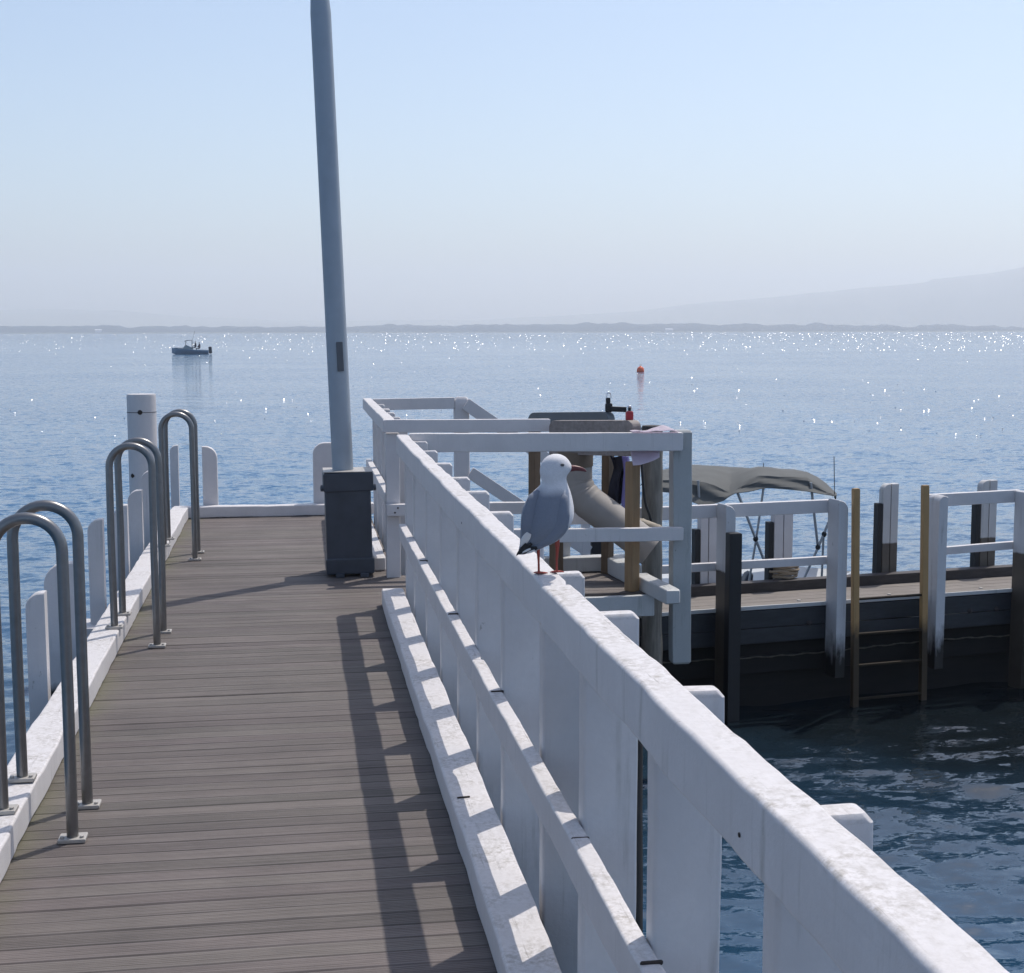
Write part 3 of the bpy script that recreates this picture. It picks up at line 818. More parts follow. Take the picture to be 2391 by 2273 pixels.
def padlock(x, y, z, body, label, s=1.0, jaw=False):
    t = thing('padlock', (x, y, z), label, 'padlock', 'metal clips standing on the frame top')
    bm = B(); beam(bm, (x, y, z), (x, y, z + .062 * s), .03 * s, .05 * s, .008, up=(1, 0, 0), jit=0)
    if jaw:
        beam(bm, (x + .01, y, z + .022), (x + .15, y - .03, z + .016), .045, .036, .006, jit=.001)
        beam(bm, (x - .005, y, z + .06), (x - .005, y, z + .10), .02, .032, .006, up=(1, 0, 0), jit=0)
    link('lock_body', bm, body, t)
    zz = z + (.098 if jaw else .058 * s)
    bm = B(); tube(bm, [(x - .015 * s, y, zz)] + [(x + .015 * s * math.cos(rad(q)), y, zz + .022 * s + .015 * s * math.sin(rad(q))) for q in range(180, -1, -20)] + [(x + .015 * s, y, zz)], .0055 * s, 10)
    link('shackle', bm, 'chrome', t)
padlock(2.142, 9.50, 2.312, 'black', 'black metal clip with a bright chrome top on the rear frame', 1.0, True)
padlock(2.135, 8.86, 2.292, 'red', 'small red padlock with a silver shackle on the front frame', 1.0)

# ------------------------------------------------------------------ stairway railing going down to the right
t = thing('stair_railing', (2.1, 13.0, .7), 'pale sloping stair railing descending behind the landing', 'railing')
bm = B(); beam(bm, (1.56, 12.98, 2.20), (2.62, 12.98, 1.47), .045, .115, .006, jit=.001); link('handrail', bm, 'white_clean', t)
bm = B(); beam(bm, (1.60, 12.98, 1.555), (2.74, 12.98, .775), .045, .115, .006, jit=.001); link('lower_rail', bm, 'white_clean', t)
bm = B(); beam(bm, (2.71, 13.0, .2), (2.71, 13.0, 1.30), .09, .08, .006, up=(1, 0, 0), jit=.001); link('post', bm, 'white_clean', t)
bm = B(); beam(bm, (2.83, 13.03, .1), (2.83, 13.03, .93), .08, .12, .006, up=(1, 0, 0), jit=.001); link('fender_strip', bm, 'black', t)

# ------------------------------------------------------------------ lower jetty
LA = rad(9.123); LO = Vector((2.875, 9.971, 0))
lu = Vector((math.cos(LA), math.sin(LA), 0)); lv = Vector((-math.sin(LA), math.cos(LA), 0))
def L(u, v, z): return LO + lu * u + lv * v + Vector((0, 0, z))
t = thing('lower_jetty', L(1.5, .25, 0), 'low dark timber jetty with a narrow deck, close above the water', 'jetty')
U0_, U1_ = -1.15, 9.0
bm = B()
for i in range(4):
    beam(bm, L(U0_, .055 + .118 * i, .782), L(U1_, .055 + .118 * i, .782), .112, .036, .004, seg=24, jit=.001)
link('deck', bm, 'lowdeck', t)
bm = B(); beam(bm, L(U0_, -.012, .785), L(U1_, -.012, .785), .018, .03, .003, seg=40, jit=.0008); link('edge_strip', bm, 'white_old', t)
bm = B(); beam(bm, L(U0_, .52, .838), L(U1_, .52, .838), .10, .085, .006, seg=24, jit=.001); link('back_kerb', bm, 'lowkerb', t)
for zc, h in ((.695, .135), (.565, .115)):
    bm = B(); beam(bm, L(U0_, .012, zc), L(U1_, .012, zc), .05, h, .006, seg=40, jit=.0015); link('fascia_plank', bm, 'fascia', t)
for zc, h, v in ((.465, .15, .09), (.33, .14, .07), (.18, .26, .12), (-.06, .26, .12), (-.3, .2, .12)):
    bm = B(); beam(bm, L(U0_, v, zc), L(U1_, v, zc), .06, h, .008, seg=60, jit=.003); link('wale', bm, 'wet', t)
bm = B(); P_ = [L(U0_ + i * .03, .03, .40 + .004 * math.sin(i * .9) + .012 * math.sin(i * .07)) for i in range(330)]
tube(bm, P_, 1, 6, True, [.004 + .003 * (i % 3) / 2 for i in range(330)]); link('chain_line', bm, 'log2', t)
for u in (1.0, 2.45, 2.7, 4.2, 5.0):
    bm = B(); lathe(bm, L(u, -.014, .64), [(.022, 0), (.020, .008), (.010, .010), (.009, .022), (.001, .023)], 10, -lv); link('bolt', bm, 'lowkerb', t)
for u in (.35, .95, 1.75, 2.6):     # pale cleats lying on the deck edge
    bm = B(); lathe(bm, L(u, .06, .80), [(.018, 0), (.016, .008), (.001, .010)], 10); link('deck_stud', bm, 'plate', t)
for i, u in enumerate((-.6, .3, 2.0, 3.0, 4.6, 6.2, 7.8)):
    bm = B(); lathe(bm, L(u, .28, 0), [(.09, -.9), (.095, 0), (.085, .5), (.085, .76)], 14)
    for v in bm.verts: v.co += mnoise.noise_vector(v.co * 14) * .008
    link('pile', bm, 'wet', t)

def gate(u0, u1, label, shorts=(False, False)):
    t = thing('jetty_rail', L((u0 + u1) / 2, -.05, .2), label, 'railing', 'white rails with rounded corners on the lower jetty')
    for k, (u, sh) in enumerate(((u0, shorts[0]), (u1, shorts[1]))):
        w_ = .078; zb = .30
        if sh: zb = -.6
        # rounded outer shoulder on the far side of the rail
        o = [(0, zb), (w_, zb)] + arc(w_ - .072, 1.598 - .072, .072, 0, 90, 7) + [(0, 1.585)]
        bm = B(); prism(bm, o, L(u - w_ / 2, -.01, 0), lu, (0, 0, 1), .155, .006)
        link('post', bm, 'gate_short' if sh else 'gate_paint', t)
    bm = B(); beam(bm, L(u0 - .03, .018, 1.535), L(u1 + .03, .018, 1.535), .05, .10, .008, jit=.001); link('top_rail', bm, 'white_clean', t)
    bm = B(); beam(bm, L(u0 - .02, .018, 1.115), L(u1 + .02, .018, 1.115), .045, .062, .006, jit=.001); link('mid_rail', bm, 'white_clean', t)
gate(-1.05, .245, 'white rail of the lower jetty half hidden behind the landing post', (False, True))
t2 = thing('jetty_rail', L(.75, .018, .3), 'white rail of the lower jetty left of the yellow ladder', 'railing', 'white rails with rounded corners on the lower jetty')
o = [(0, .23), (.08, .23)] + arc(.08 - .075, 1.598 - .075, .075, 0, 90, 7) + [(0, 1.59)]
bm = B(); prism(bm, o, L(1.144, -.01, 0), lu, (0, 0, 1), .16, .006); link('post', bm, 'gate_paint', t2)
bm = B(); beam(bm, L(.29, .018, 1.535), L(1.20, .018, 1.535), .05, .10, .008, jit=.001); link('top_rail', bm, 'white_clean', t2)
bm = B(); beam(bm, L(.29, .018, 1.115), L(1.20, .018, 1.115), .045, .062, .006, jit=.001); link('mid_rail', bm, 'white_clean', t2)
t3 = thing('jetty_rail', L(2.5, .018, .3), 'white rail of the lower jetty right of the yellow ladder', 'railing', 'white rails with rounded corners on the lower jetty')
o = [(0, .23), (.078, .23), (.078, 1.588)] + arc(.05, 1.598 - .05, .05, 90, 180, 7)
bm = B(); prism(bm, o, L(2.026, -.01, 0), lu, (0, 0, 1), .16, .006); link('post', bm, 'gate_paint', t3)
o = [(0, -.6), (.078, -.6)] + arc(.078 - .06, 1.598 - .06, .06, 0, 90, 7) + [(0, 1.59)]
bm = B(); prism(bm, o, L(2.84, -.01, 0), lu, (0, 0, 1), .16, .006); link('post', bm, 'gate_short', t3)
bm = B(); beam(bm, L(2.05, .018, 1.54), L(2.90, .018, 1.548), .05, .10, .008, jit=.001); link('top_rail', bm, 'white_clean', t3)
bm = B(); beam(bm, L(2.05, .018, 1.13), L(2.90, .018, 1.15), .045, .062, .006, jit=.001); link('mid_rail', bm, 'white_clean', t3)

def blackpost(u, v, z0, z1, w_, d_, label):
    bm = B(); beam(bm, L(u, v, z0), L(u, v, z1), d_, w_, .006, up=lu, jit=.0015)
    tag(link('rubbing_post', bm, 'black', loc=L(u, v, z0)), label, 'post', 'black rubbing posts on the lower jetty')
blackpost(.246, -.215, -.6, 1.40, .10, .08, 'black rubbing post in front of the white rail end left of the ladder')
blackpost(2.93, -.215, -.6, .95, .12, .08, 'black rubbing post at the right edge of the picture')

def backpost(u, w_, zt, label, dark=True, mat='back_post', flipround=True, bd=.045):
    t = thing('back_post', L(u, .60, -.5), label, 'post', 'two-board white posts behind the lower jetty')
    hw = w_ / 2 - .004
    for k in range(2):
        x0 = -w_ / 2 + k * (hw + .008)
        r_ = .055
        o = [(x0, -.5), (x0 + hw, -.5), (x0 + hw, zt)] + (arc(x0 + r_, zt - r_, r_, 90, 180, 6) if k == 0 else [(x0, zt)])
        bm = B(); prism(bm, o, L(u, .66, 0), lu, (0, 0, 1), .07, .004); link('board', bm, mat, t)
    if dark:
        bm = B(); beam(bm, L(u - w_ / 2 - bd / 2 - .002, .63, -.5), L(u - w_ / 2 - bd / 2 - .002, .63, zt - .16), .07, bd, .004, up=lu, jit=.001); link('rubbing_strip', bm, 'black', t)
backpost(.435, .135, 1.47, 'two-board white post behind the lower jetty, left of the black post', mat='white_clean')
backpost(1.10, .165, 1.50, 'two-board white post with a coil of rope round its foot', mat='white_clean')
backpost(2.09, .140, 1.612, 'half brown round-topped post standing behind the yellow ladder')
backpost(3.05, .150, 1.608, 'half brown round-topped post farthest right behind the lower jetty')
bm = B()
rs_ = random.Random(5)
for k in range(7):
    c = L(1.11 + rs_.uniform(-.02, .02), .60, .90 + k * .014); tl = rs_.uniform(-.3, .3)
    P_ = [c + lu * (.105 * math.cos(q / 20 * 6.2832)) + lv * (.075 * math.sin(q / 20 * 6.2832)) + Vector((0, 0, .03 * tl * math.cos(q / 20 * 6.2832 + k))) + mnoise.noise_vector(Vector((k * 3.3, q * .4, 0))) * .012 for q in range(21)]
    tube(bm, P_, .011, 8)
tag(link('rope_coil', bm, 'rope', loc=L(1.11, .6, .9)), 'tan rope coiled round the foot of a white post', 'rope')

t = thing('ladder', L(1.57, -.2, -.4), 'worn yellow ladder going down into the water from the lower jetty', 'ladder')
for u, zt in ((1.277, 1.688), (1.883, 1.692)):
    bm = B(); beam(bm, L(u - .012, -.2, zt), L(u + .035, -.2, -.5), .045, .052, .006, up=lu, jit=.001); link('side_rail', bm, 'yellow', t)
for k, z in enumerate((.84, .567, .323, .06, -.2)):
    bm = B(); beam(bm, L(1.30 + .008 * k, -.2, z), L(1.87 + .008 * k, -.2, z), .028, .017, .005, jit=.001); link('rung', bm, 'rung', t)

# ------------------------------------------------------------------ moored boat with grey canopy
Cc = Vector((0, 0, 2.87))
def at(x, y, Y):      # point of the place at forward distance Y along a sight line (used to convert survey pixels to metres)
    d = fw + cr * ((x - 986.5) / 2700) + cu * ((938 - y) / 2700)
    return Cc + d * (Y / d.y)
t = thing('moored_boat', (4.4, 14.0, 0), 'motor boat under a sagging grey canopy moored behind the lower jetty', 'boat')
XS = [1238, 1265, 1290, 1312, 1330, 1345, 1360, 1378, 1395, 1406, 1416, 1430, 1445, 1462, 1480, 1505, 1530, 1555, 1575, 1592, 1612]
BOT = [948, 948, 951, 956, 965, 971, 972, 971, 966, 956, 950, 948, 946, 943, 941, 943, 945, 947, 950, 953, 957]
COR = [926, 926, 925, 925, 926, 928, 931, 937, 945, 950, 944, 933, 924, 917, 917, 920, 920, 921, 933, 945, 955]
FAR = [930, 914, 904, 899, 897, 896.5, 897, 898, 899, 900, 900, 901, 903, 903.5, 905, 907, 911, 917, 927, 938, 952]
bm = B(); G = []
for i, x in enumerate(XS):
    b0, c0, f0_ = at(x, BOT[i], 13.30), at(x, COR[i], 13.42), at(x, FAR[i], 14.9)
    col = []
    for j in range(5): col.append(b0.lerp(c0, j / 5) + Vector((0, .02 * math.sin(j * 1.5 + i), 0)))
    for j in range(11):
        q = j / 10
        p = c0.lerp(f0_, q); p.z += .05 * math.sin(math.pi * q) * (1 if i not in (0, 20) else .2) + .014 * mnoise.noise((i * .7, q * 4, 2)) * math.sin(math.pi * q)
        col.append(p)
    fe = f0_ + Vector((0, .1, -.16 if 1 < i < 18 else -.04)); col.append(fe)
    G.append(col)
V_ = [[bm.verts.new(p) for p in c] for c in G]
for a_, b_ in zip(V_, V_[1:]):
    for j in range(len(a_) - 1): bm.faces.new((a_[j], b_[j], b_[j + 1], a_[j + 1])).smooth = True
bmesh.ops.subdivide_edges(bm, edges=bm.edges[:], cuts=1, use_grid_fill=True)
for v in bm.verts: v.co += mnoise.noise_vector(v.co * 4.5) * .007
bmesh.ops.solidify(bm, geom=bm.faces[:], thickness=.006)
link('canopy', bm, 'canvas', t, sharp=33)
def ftube(pix, r_, Y=13.36, mat='alu', name='canopy_strut'):
    bm = B(); tube(bm, [at(x, y, Y) for x, y in pix], r_, 10); return link(name, bm, mat, t)
ftube([(1345, 926), (1351, 1037), (1352, 1150)], .014); ftube([(1351, 1037), (1318, 1100)], .012)
ftube([(1421, 950), (1455, 1036), (1496, 1142)], .014, 13.34); ftube([(1472, 936), (1457, 1039), (1440, 1140)], .012)
ftube([(1562, 930), (1576, 1056)], .014); ftube([(1606, 985), (1576, 1056), (1538, 1140)], .013, 13.34); ftube([(1587, 1030), (1582, 1140)], .012)
for x, y in ((1351, 1038), (1456, 1039), (1576, 1055), (1588, 1030)):
    bm = B(); ellip(bm, at(x, y, 13.34), .028, .02, .03, 10, 8); link('strut_joint', bm, 'rubber', t)
ftube([(1607, 880), (1608, 960)], .004, 13.4, 'rubber', 'aerial'); ftube([(1471, 893), (1471, 910)], .004, 14.2, 'rubber', 'aerial')
bm = B(); ftp = [(1610, 955), (1609, 978)]; tube(bm, [at(x, y, 13.4) for x, y in ftp], .008, 8); link('canopy_end_cap', bm, 'rubber', t)
pl_ = [at(x, y, 13.6) for x, y in ((1428, 1145), (1434, 1118), (1440, 1107), (1447, 1103), (1451, 1108), (1450, 1122), (1447, 1145))]
o2 = [(p.x - 4.4, p.z) for p in pl_]
bm = B(); prism(bm, o2[::-1], (4.4, 13.72, 0), (1, 0, 0), (0, 0, 1), .14, .012); link('seat_back', bm, 'navyvinyl', t)
bm = B(); rs2 = []      # hull, bow to the right
for i in range(15):
    q = i / 14; x = 2.9 + 3.0 * q
    hb = .82 * (1 - max(0, (q - .55) / .45) ** 2.2) + .02; gz = .24 + .05 * q ** 2
    rs2.append([Vector((x, 14.15 + hb * a_, z)) for a_, z in ((-1, gz), (-.95, .02), (-.55, -.18), (0, -.3), (.55, -.18), (.95, .02), (1, gz), (.9, gz - .01), (0, gz - .14), (-.9, gz - .01))])
rings(bm, rs2); link('hull', bm, 'hullwhite', t)
bm = B(); tube(bm, [r[0] + Vector((0, 0, .01)) for r in rs2], .02, 8); link('gunwale', bm, 'alu', t)

# ------------------------------------------------------------------ distant boat with two people, buoy
ba = rad(-16.5) * 0 + math.atan2(-13.25, 187.3)
t = thing('fishing_boat', (-13.2, 187.3, 0), 'small blue-grey fishing boat with a canopy far out on the water', 'boat', rz=-ba)
def W(p): return INV[t.name].inverted() @ Vector(p)
bm = B(); rs2 = []
for i in range(17):
    q = i / 16; x = 2.05 - 4.65 * q                     # stern right, bow left
    k = max(0, (q - .45) / .55)
    hb = .95 * (1 - k ** 2.3) + .02; gz = .50 + .30 * q ** 1.6; kl = -.35 + .62 * k ** 3
    rs2.append([W((x - .0 * k, hb * a_, z)) for a_, z in ((-1, gz), (-.88, gz * .45), (-.5, kl * .5), (0, kl), (.5, kl * .5), (.88, gz * .45), (1, gz), (.92, gz + .03), (0, gz + .04 + .05 * k), (-.92, gz + .03))])
rings(bm, rs2); link('hull', bm, 'farhull', t)
bm = B(); beam(bm, W((-2.2, 0, .86)), W((-1.15, 0, .80)), 1.0, .10, .04, jit=0); link('foredeck', bm, 'farwhite', t)
bm = B(); prism(bm, [(-1.25, .70), (-.95, 1.12), (-.75, 1.20), (.15, .80), (.15, .62)], W((0, .72, 0)), (math.cos(ba), -math.sin(ba), 0), (0, 0, 1), 1.44, .03); link('cabin', bm, 'glass', t)
bm = B()
for y_ in (-.7, .7):
    tube(bm, [W((-.85, y_, 1.05)), W((-.78, y_, 1.68))], .035, 6); tube(bm, [W((-.02, y_, .7)), W((-.02, y_, 1.74))], .045, 6)
link('canopy_frame', bm, 'fardark', t)
bm = B(); prism(bm, [(-.98, 1.60), (-.80, 1.70), (-.45, 1.76), (.05, 1.75), (.05, 1.80), (-.45, 1.83), (-.85, 1.76), (-1.0, 1.64)][::-1], W((0, .8, 0)), (math.cos(ba), -math.sin(ba), 0), (0, 0, 1), 1.6, .01); link('canopy', bm, 'fardark', t)
bm = B(); tube(bm, [W((.02, 0, 1.8)), W((.38, 0, 3.0))], .018, 6); link('aerial', bm, 'fardark', t)
bm = B(); tube(bm, [W((.12, -.75, .6)), W((.12, -.75, 1.72))], .03, 6); link('rod_rack', bm, 'farwhite', t)
bm = B(); beam(bm, W((2.32, 0, .05)), W((2.25, 0, .98)), .5, .42, .14, up=(1, 0, 0), jit=0, k=4); om = link('outboard_motor', bm, 'fardark', t)
bm = B(); beam(bm, W((.5, -.93, .66)), W((1.9, -.88, .56)), .04, .05, .01, jit=0); link('side_rail', bm, 'farwhite', t)

def seated(px, py, pz, face, label, shirt):
    """small seated person 190 m away: torso, bent legs, arms and head grown as one skin"""
    mesh = bpy.data.meshes.new('person')
    c, s = math.cos(face), math.sin(face)
    J = [((0, 0, .45), .13), ((0, 0, .72), .15), ((0, 0, .93), .14), ((.02, 0, 1.03), .06), ((.03, 0, 1.17), .10), ((.04, 0, 1.26), .075),
         ((0, .2, .92), .06), ((.10, .26, .68), .05), ((.30, .16, .62), .04), ((0, -.2, .92), .06), ((.10, -.26, .68), .05), ((.30, -.16, .62), .04),
         ((.06, .11, .44), .09), ((.42, .12, .46), .075), ((.45, .12, .08), .05), ((.55, .12, .03), .045), ((.06, -.11, .44), .09), ((.42, -.12, .46), .075), ((.45, -.12, .08), .05), ((.55, -.12, .03), .045)]
    E = [(0, 1), (1, 2), (2, 3), (3, 4), (4, 5), (2, 6), (6, 7), (7, 8), (2, 9), (9, 10), (10, 11), (0, 12), (12, 13), (13, 14), (14, 15), (0, 16), (16, 17), (17, 18), (18, 19)]
    mesh.from_pydata([(x * c - y * s, x * s + y * c, z) for (x, y, z), r_ in J], E, [])
    o = bpy.data.objects.new('person', mesh); COL.objects.link(o)
    mod = o.modifiers.new('skin', 'SKIN')
    for i, (p, r_) in enumerate(J):
        mesh.skin_vertices[0].data[i].radius = (r_, r_ * .8); mesh.skin_vertices[0].data[i].use_root = (i == 0)
    o.modifiers.new('sub', 'SUBSURF').levels = 1
    m_, nt_, b_ = newmat('person_clothes')
    sx = nt_.nodes.new('ShaderNodeSeparateXYZ'); nt_.links.new(coords(nt_, world=False), sx.inputs[0])
    cc = ramp(nt_, math_(nt_, 'DIVIDE', sx.outputs[2], 1.4), [(.33, (.03, .035, .05)), (.38, shirt), (.735, shirt), (.745, (.25, .16, .12)), (.84, (.25, .16, .12)), (.86, (.03, .025, .02))])
    nt_.links.new(cc, b_.inputs['Base Color']); b_.inputs['Roughness'].default_value = .8
    mesh.materials.append(m_)
    o.location = W((px, py, pz)); o.rotation_euler = (0, 0, -ba)
    dg = bpy.context.evaluated_depsgraph_get()
    me2 = bpy.data.meshes.new_from_object(o.evaluated_get(dg)); o.modifiers.clear(); o.data = me2
    for p in me2.polygons: p.use_smooth = True
    tag(o, label, 'person', 'people in the distant fishing boat')
seated(.42, -.2, .42, rad(180), 'person in dark clothes sitting beside the canopy of the distant boat', (.03, .035, .05))
seated(.92, .15, .30, rad(200), 'person in dark clothes sitting nearer the stern of the distant boat', (.045, .04, .07))

bm = B(); lathe(bm, (24.17, 97.07, 0), [(.02, -.26), (.16, -.2), (.26, -.02), (.268, .10), (.22, .27), (.12, .36), (.05, .385), (.05, .43), (.001, .44)], 28)
t = thing('buoy', (24.17, 97.07, 0), 'round orange-red buoy floating on the open water', 'buoy')
link('float', bm, 'buoy', t)
bm = B(); tube(bm, [Vector((24.17, 97.07, .47)) + Vector((.07 * math.cos(rad(q)), 0, .05 * math.sin(rad(q)))) for q in range(-30, 211, 20)], .014, 8); link('lifting_eye', bm, 'plate', t)

# ------------------------------------------------------------------ seagull
GF = Vector((.648, 3.596, 2.236)); s_ = 1 / 730.0
t = thing('seagull', GF, 'grey and white gull with red bill and legs perched on the railing', 'gull', rz=-yaw)
GI = INV[t.name].inverted()
def gp(x, y, dep=0.0): return GI @ Vector(((x - 1055) * s_, dep * s_, (1105 - y) * s_))
rows = [  # y, left, right, half-depth, depth offset (all in 1/730 m)
    (876.0, 1064, 1078, 7, 4), (877.5, 1058, 1084, 13, 4), (881, 1052, 1090, 20, 4), (887, 1046.5, 1095, 24, 4), (893, 1043, 1099, 26, 4), (900, 1041, 1102, 27, 4), (906, 1040, 1101, 27, 3),
    (912, 1040.2, 1095, 27, 2), (918, 1041.5, 1091, 27, 2), (925, 1043, 1091, 28, 3), (932, 1043.5, 1093, 31, 5), (939, 1038, 1095.5, 36, 7), (946, 1030, 1098.5, 40, 8), (955, 1021, 1101, 43, 8),
    (966, 1013, 1103.5, 46, 7), (978, 1007.5, 1105.5, 47, 5), (990, 1005, 1106, 47, 3), (1002, 1003.5, 1104, 46, 0), (1013, 1003, 1098.5, 44, -2), (1023, 1003, 1092, 40, -4), (1032, 1002.5, 1085, 34, -7),
    (1040, 1002, 1076, 28, -9), (1047, 1001.5, 1063, 22, -11), (1053, 1000.5, 1049, 16, -12), (1059, 999, 1035, 11, -13), (1064, 998, 1021, 7, -13), (1067, 998, 1010, 3, -13)]
bm = B(); lay = bm.loops.layers.float_color.new('plumage'); RR = []; NV = 40
# resample smoothly
ys = np.array([r[0] for r in rows]); fine = np.concatenate([[876.0, 876.6], np.linspace(878, 1067, 74)])
tab = np.array(rows)
for y in fine:
    l, r_, hd, do = (np.interp(y, ys, tab[:, k]) for k in (1, 2, 3, 4))
    ring = []
    for j in range(NV):
        q = 2 * math.pi * j / NV
        c, s = math.cos(q), math.sin(q)
        sq = 1.0
        x = (l + r_) / 2 + (r_ - l) / 2 * c * sq; dp = do + hd * s
        ring.append((x, y, dp))
    RR.append(ring)
for _ in range(2):      # soften the stack
    RR = [RR[0]] + [[tuple((RR[i - 1][j][k] + 2 * RR[i][j][k] + RR[i + 1][j][k]) / 4 for k in range(3)) for j in range(NV)] for i in range(1, len(RR) - 1)] + [RR[-1]]
def bird_col(x, y, dp):
    n = mnoise.noise(Vector((x * .05, y * .05, dp * .05)))
    white = Vector((.64, .64, .66)); grey = Vector((.185, .21, .26))
    # grey mantle on the back: the side towards the walkway, from the lower neck down; belly, breast, head stay white
    k = min(1, max(0, (y - 934 - .10 * (x - 1050) + 5 * n) / 20))
    side = min(1, max(0, (14 - dp + 6 * n) / 16))
    bel = min(1, max(0, ((1036 - .42 * (x - 1030)) + 26 - y + 4 * n) / 7))
    br = min(1, max(0, (1097 - x) / 7))
    k = k * side * bel * br
    return white.lerp(grey, k)
bv = [[bm.verts.new(gp(*p)) for p in r] for r in RR]
for i in range(len(bv) - 1):
    for j in range(NV):
        idx = [(i, j), (i, (j + 1) % NV), (i + 1, (j + 1) % NV), (i + 1, j)]
        f = bm.faces.new([bv[a_][b_] for a_, b_ in idx]); f.smooth = True
        for lp, (a_, b_) in zip(f.loops, idx): lp[lay] = (*bird_col(*RR[a_][b_]), 1)
for r_ in (bv[0], bv[-1]):
    f = bm.faces.new(r_)
    for lp in f.loops: lp[lay] = (.7, .7, .7, 1)
m, nt, b = newmat('gull_plumage')
vc = nt.nodes.new('ShaderNodeVertexColor'); vc.layer_name = 'plumage'
fn = noise(nt, coords(nt, (60, 60, 140)), 4, 4, .6)
nt.links.new(mix(nt, 1.0, vc.outputs[0], ramp(nt, fn, [(.3, g(.90)), (.7, g(1.06))]), 'MULTIPLY'), b.inputs['Base Color'])
b.inputs['Roughness'].default_value = .85; b.inputs['Sheen Weight'].default_value = .15
nt.links.new(bump(nt, fn, .35, .002).outputs[0], b.inputs['Normal'])
M['plumage'] = m
link('gull_body', bm, 'plumage', t, sharp=None)
M['gull_grey'] = plain('gull_wing_grey', (.175, .20, .25), .85, 0, .10, 160, .3)
M['gull_black'] = plain('gull_wing_tip', (.02, .02, .022), .7, 0, .3, 120, .2)
M['gull_white'] = plain('gull_white_feather', (.72, .72, .72), .85, 0, .06, 120, .2)
M['gull_red'] = plain('gull_red', (.34, .055, .035), .5, 0, .15, 200, .1)
M['gull_bill'] = plain('gull_bill_red', (.115, .022, .024), .4, 0, .3, 220, .05)
M['gull_eye'] = plain('gull_eye', (.10, .10, .105), .3, 0, .1, bumps=0)

def wing(pts, label=None):
    """folded wing: flat lens following the flank; pts = (x, y, depth, half-width, half-thickness, tilt)"""
    bm = B(); rs2 = []
    P = np.array(pts, float)
    tt = np.linspace(0, len(P) - 1, 34)
    for q in tt:
        x, y, dp, hw, ht, tl = (np.interp(q, range(len(P)), P[:, k]) for k in range(6))
        i0 = min(len(P) - 2, int(q)); d = P[i0 + 1, :2] - P[i0, :2]; d /= np.hypot(*d)
        nx, ny = -d[1], d[0]
        ring = []
        for j in range(18):
            a_ = 2 * math.pi * j / 18
            u_, v_ = hw * math.cos(a_), ht * math.sin(a_)
            ring.append(gp(x + nx * u_, y + ny * u_, dp + v_ + tl * u_))
        rs2.append(ring)
    rings(bm, rs2)
    return bm
# left wing lies along the left flank, right wing along the right flank; tips run down to the tail
link('wing', wing([(1038, 944, -14, 5, 5, 0), (1029, 958, -22, 13, 10, -.5), (1024, 985, -30, 17, 8, -.5), (1020, 1008, -32, 16, 8, -.4), (1017, 1028, -30, 12, 6, -.2), (1014, 1042, -27, 6, 4, 0), (1012, 1050, -25, 2, 2, 0)]), 'gull_grey', t, sharp=None)
link('wing', wing([(1078, 943, -16, 5, 5, 0), (1081, 958, -24, 13, 10, .5), (1077, 985, -34, 19, 8, .5), (1073, 1008, -37, 20, 8, .35), (1056, 1030, -36, 15, 7, .2), (1038, 1046, -31, 8, 5, .1), (1026, 1055, -28, 3, 3, 0)]), 'gull_grey', t, sharp=None)
def feather(p0, p1, w_, mat, th=1.2, dep0=-26, dep1=-24):
    bm = B(); rs2 = []
    a_ = np.array(p0, float); b_ = np.array(p1, float); d = b_ - a_; d /= np.hypot(*d)
    for i in range(9):
        q = i / 8; hw = w_ * (math.sin(math.pi * min(1, .16 + .84 * q)) ** .6 if q < 1 else .1)
        c = a_ + (b_ - a_) * q; dp = dep0 + (dep1 - dep0) * q
        rs2.append([gp(c[0] - d[1] * hw * math.cos(k), c[1] + d[0] * hw * math.cos(k), dp + th * math.sin(k)) for k in [2 * math.pi * j / 8 for j in range(8)]])
    rings(bm, rs2); link('feather', bm, mat, t)
feather((1019, 1022), (1003, 1050), 7.5, 'gull_white', 2, -40, -26)
feather((1014, 1043), (994.5, 1068), 3.6, 'gull_black', 1.5, -34, -22)
feather((1024, 1042), (1000, 1064), 4.2, 'gull_black', 1.5, -36, -26)
feather((1034, 1050), (1008, 1063), 4.5, 'gull_black', 1.5, -36, -26)
feather((1022, 1052), (1006, 1061), 2.2, 'gull_white', 1.5, -38, -29)
feather((1030, 1055), (1013, 1063), 2.2, 'gull_white', 1.5, -38, -28)
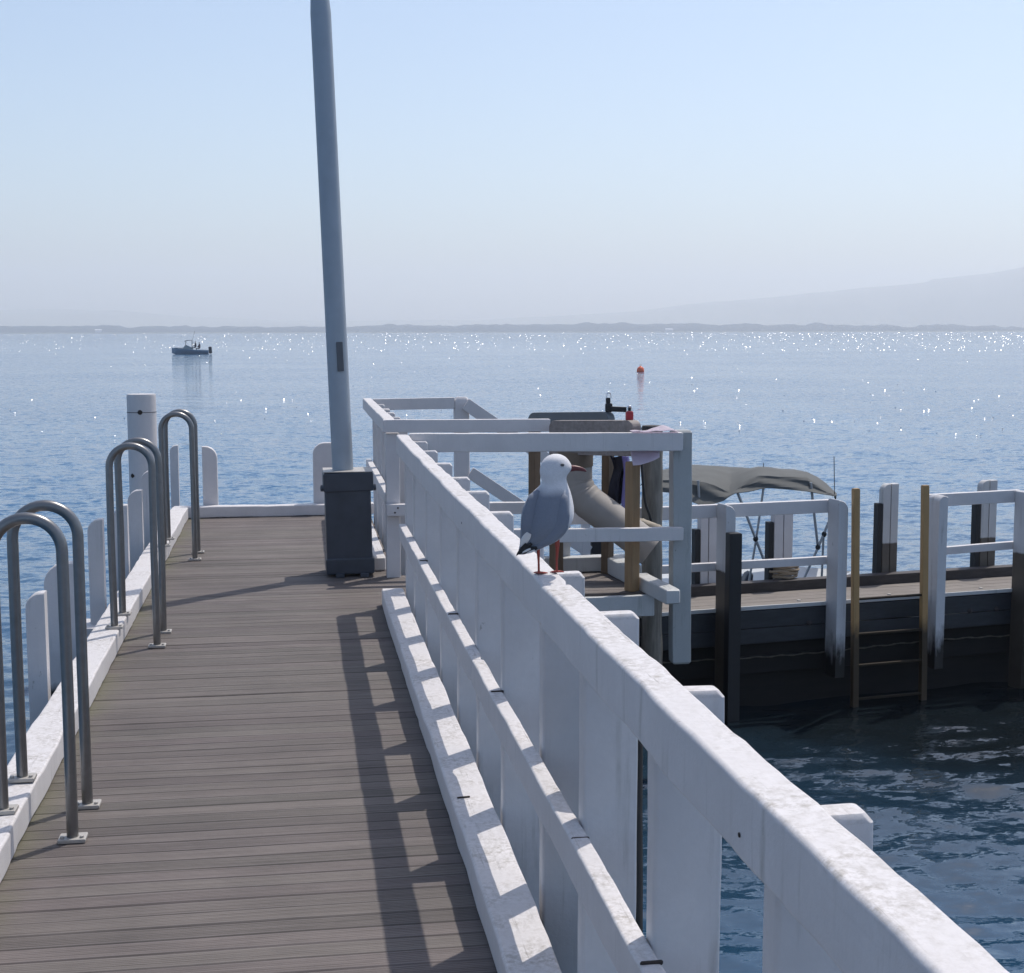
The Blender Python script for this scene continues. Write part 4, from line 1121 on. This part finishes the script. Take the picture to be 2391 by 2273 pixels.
# bill
bm = B(); rs2 = []
for x, y, hh, hd in ((1094, 904.5, 6.5, 7), (1101, 903.0, 6.4, 5.5), (1108, 902.6, 5.4, 4.5), (1116, 903.6, 4.6, 3.6), (1122, 905.2, 3.9, 2.8), (1127, 907.2, 2.6, 1.8), (1129.5, 909, .7, .6)):
    rs2.append([gp(x, y + hh * math.sin(k), 3 + hd * math.cos(k)) for k in [2 * math.pi * j / 12 for j in range(12)]])
rings(bm, rs2); link('bill', bm, 'gull_bill', t)
for dpt, nm in ((-22.5, 'near'), (29.5, 'far')):
    bm = B(); ellip(bm, gp(1082.5, 894, dpt), 3.9 * s_, 2.0 * s_, 3.0 * s_, 14, 10); link('eye', bm, 'gull_eye', t)
# legs with webbed feet
def leg(xk, xa, yf, dp, toes):
    bm = B()
    tube(bm, [gp(xk, 1036, dp), gp(xk + .3, 1052, dp - 1), gp(xk + .4, 1060, dp - 1), gp(xa - .3, 1082, dp), gp(xa, 1098, dp), gp(xa, yf - 1, dp)], 1, 10, True, [5.0 * s_, 4.6 * s_, 3.4 * s_, 2.1 * s_, 2.2 * s_, 2.6 * s_])
    tips = [(xa + dx, yf + dy, dp + dz) for dx, dy, dz in toes]
    for tx, ty, td in tips:
        tube(bm, [gp(xa, yf - 3, dp), gp((xa + tx) / 2, yf - 1.5, (dp + td) / 2), gp(tx, ty, td)], 1, 8, True, [2.2 * s_, 1.9 * s_, 1.0 * s_])
    for (a_, b_) in zip(tips, tips[1:]):
        vs = []
        for off in (0, 1.0):
            vs.append([bm.verts.new(gp(xa, yf - 2.6 + off, dp)), bm.verts.new(gp(a_[0], a_[1] - 1 + off, a_[2])), bm.verts.new(gp((a_[0] + b_[0]) / 2 - (a_[0] + b_[0] - 2 * xa) * .06, (a_[1] + b_[1]) / 2 - 1 + off, (a_[2] + b_[2]) / 2)), bm.verts.new(gp(b_[0], b_[1] - 1 + off, b_[2]))])
        bm.faces.new(vs[0]); bm.faces.new(vs[1][::-1])
        for k in range(4): bm.faces.new((vs[0][k], vs[1][k], vs[1][(k + 1) % 4], vs[0][(k + 1) % 4]))
    link('leg', bm, 'gull_red', t)
leg(1036.5, 1038, 1106, -6, [(-9, .5, 18), (6, .5, 24), (17, .5, 14)])
leg(1073.5, 1073, 1106, 4, [(-12, .5, 14), (4, .5, 24), (14, .5, 16)])
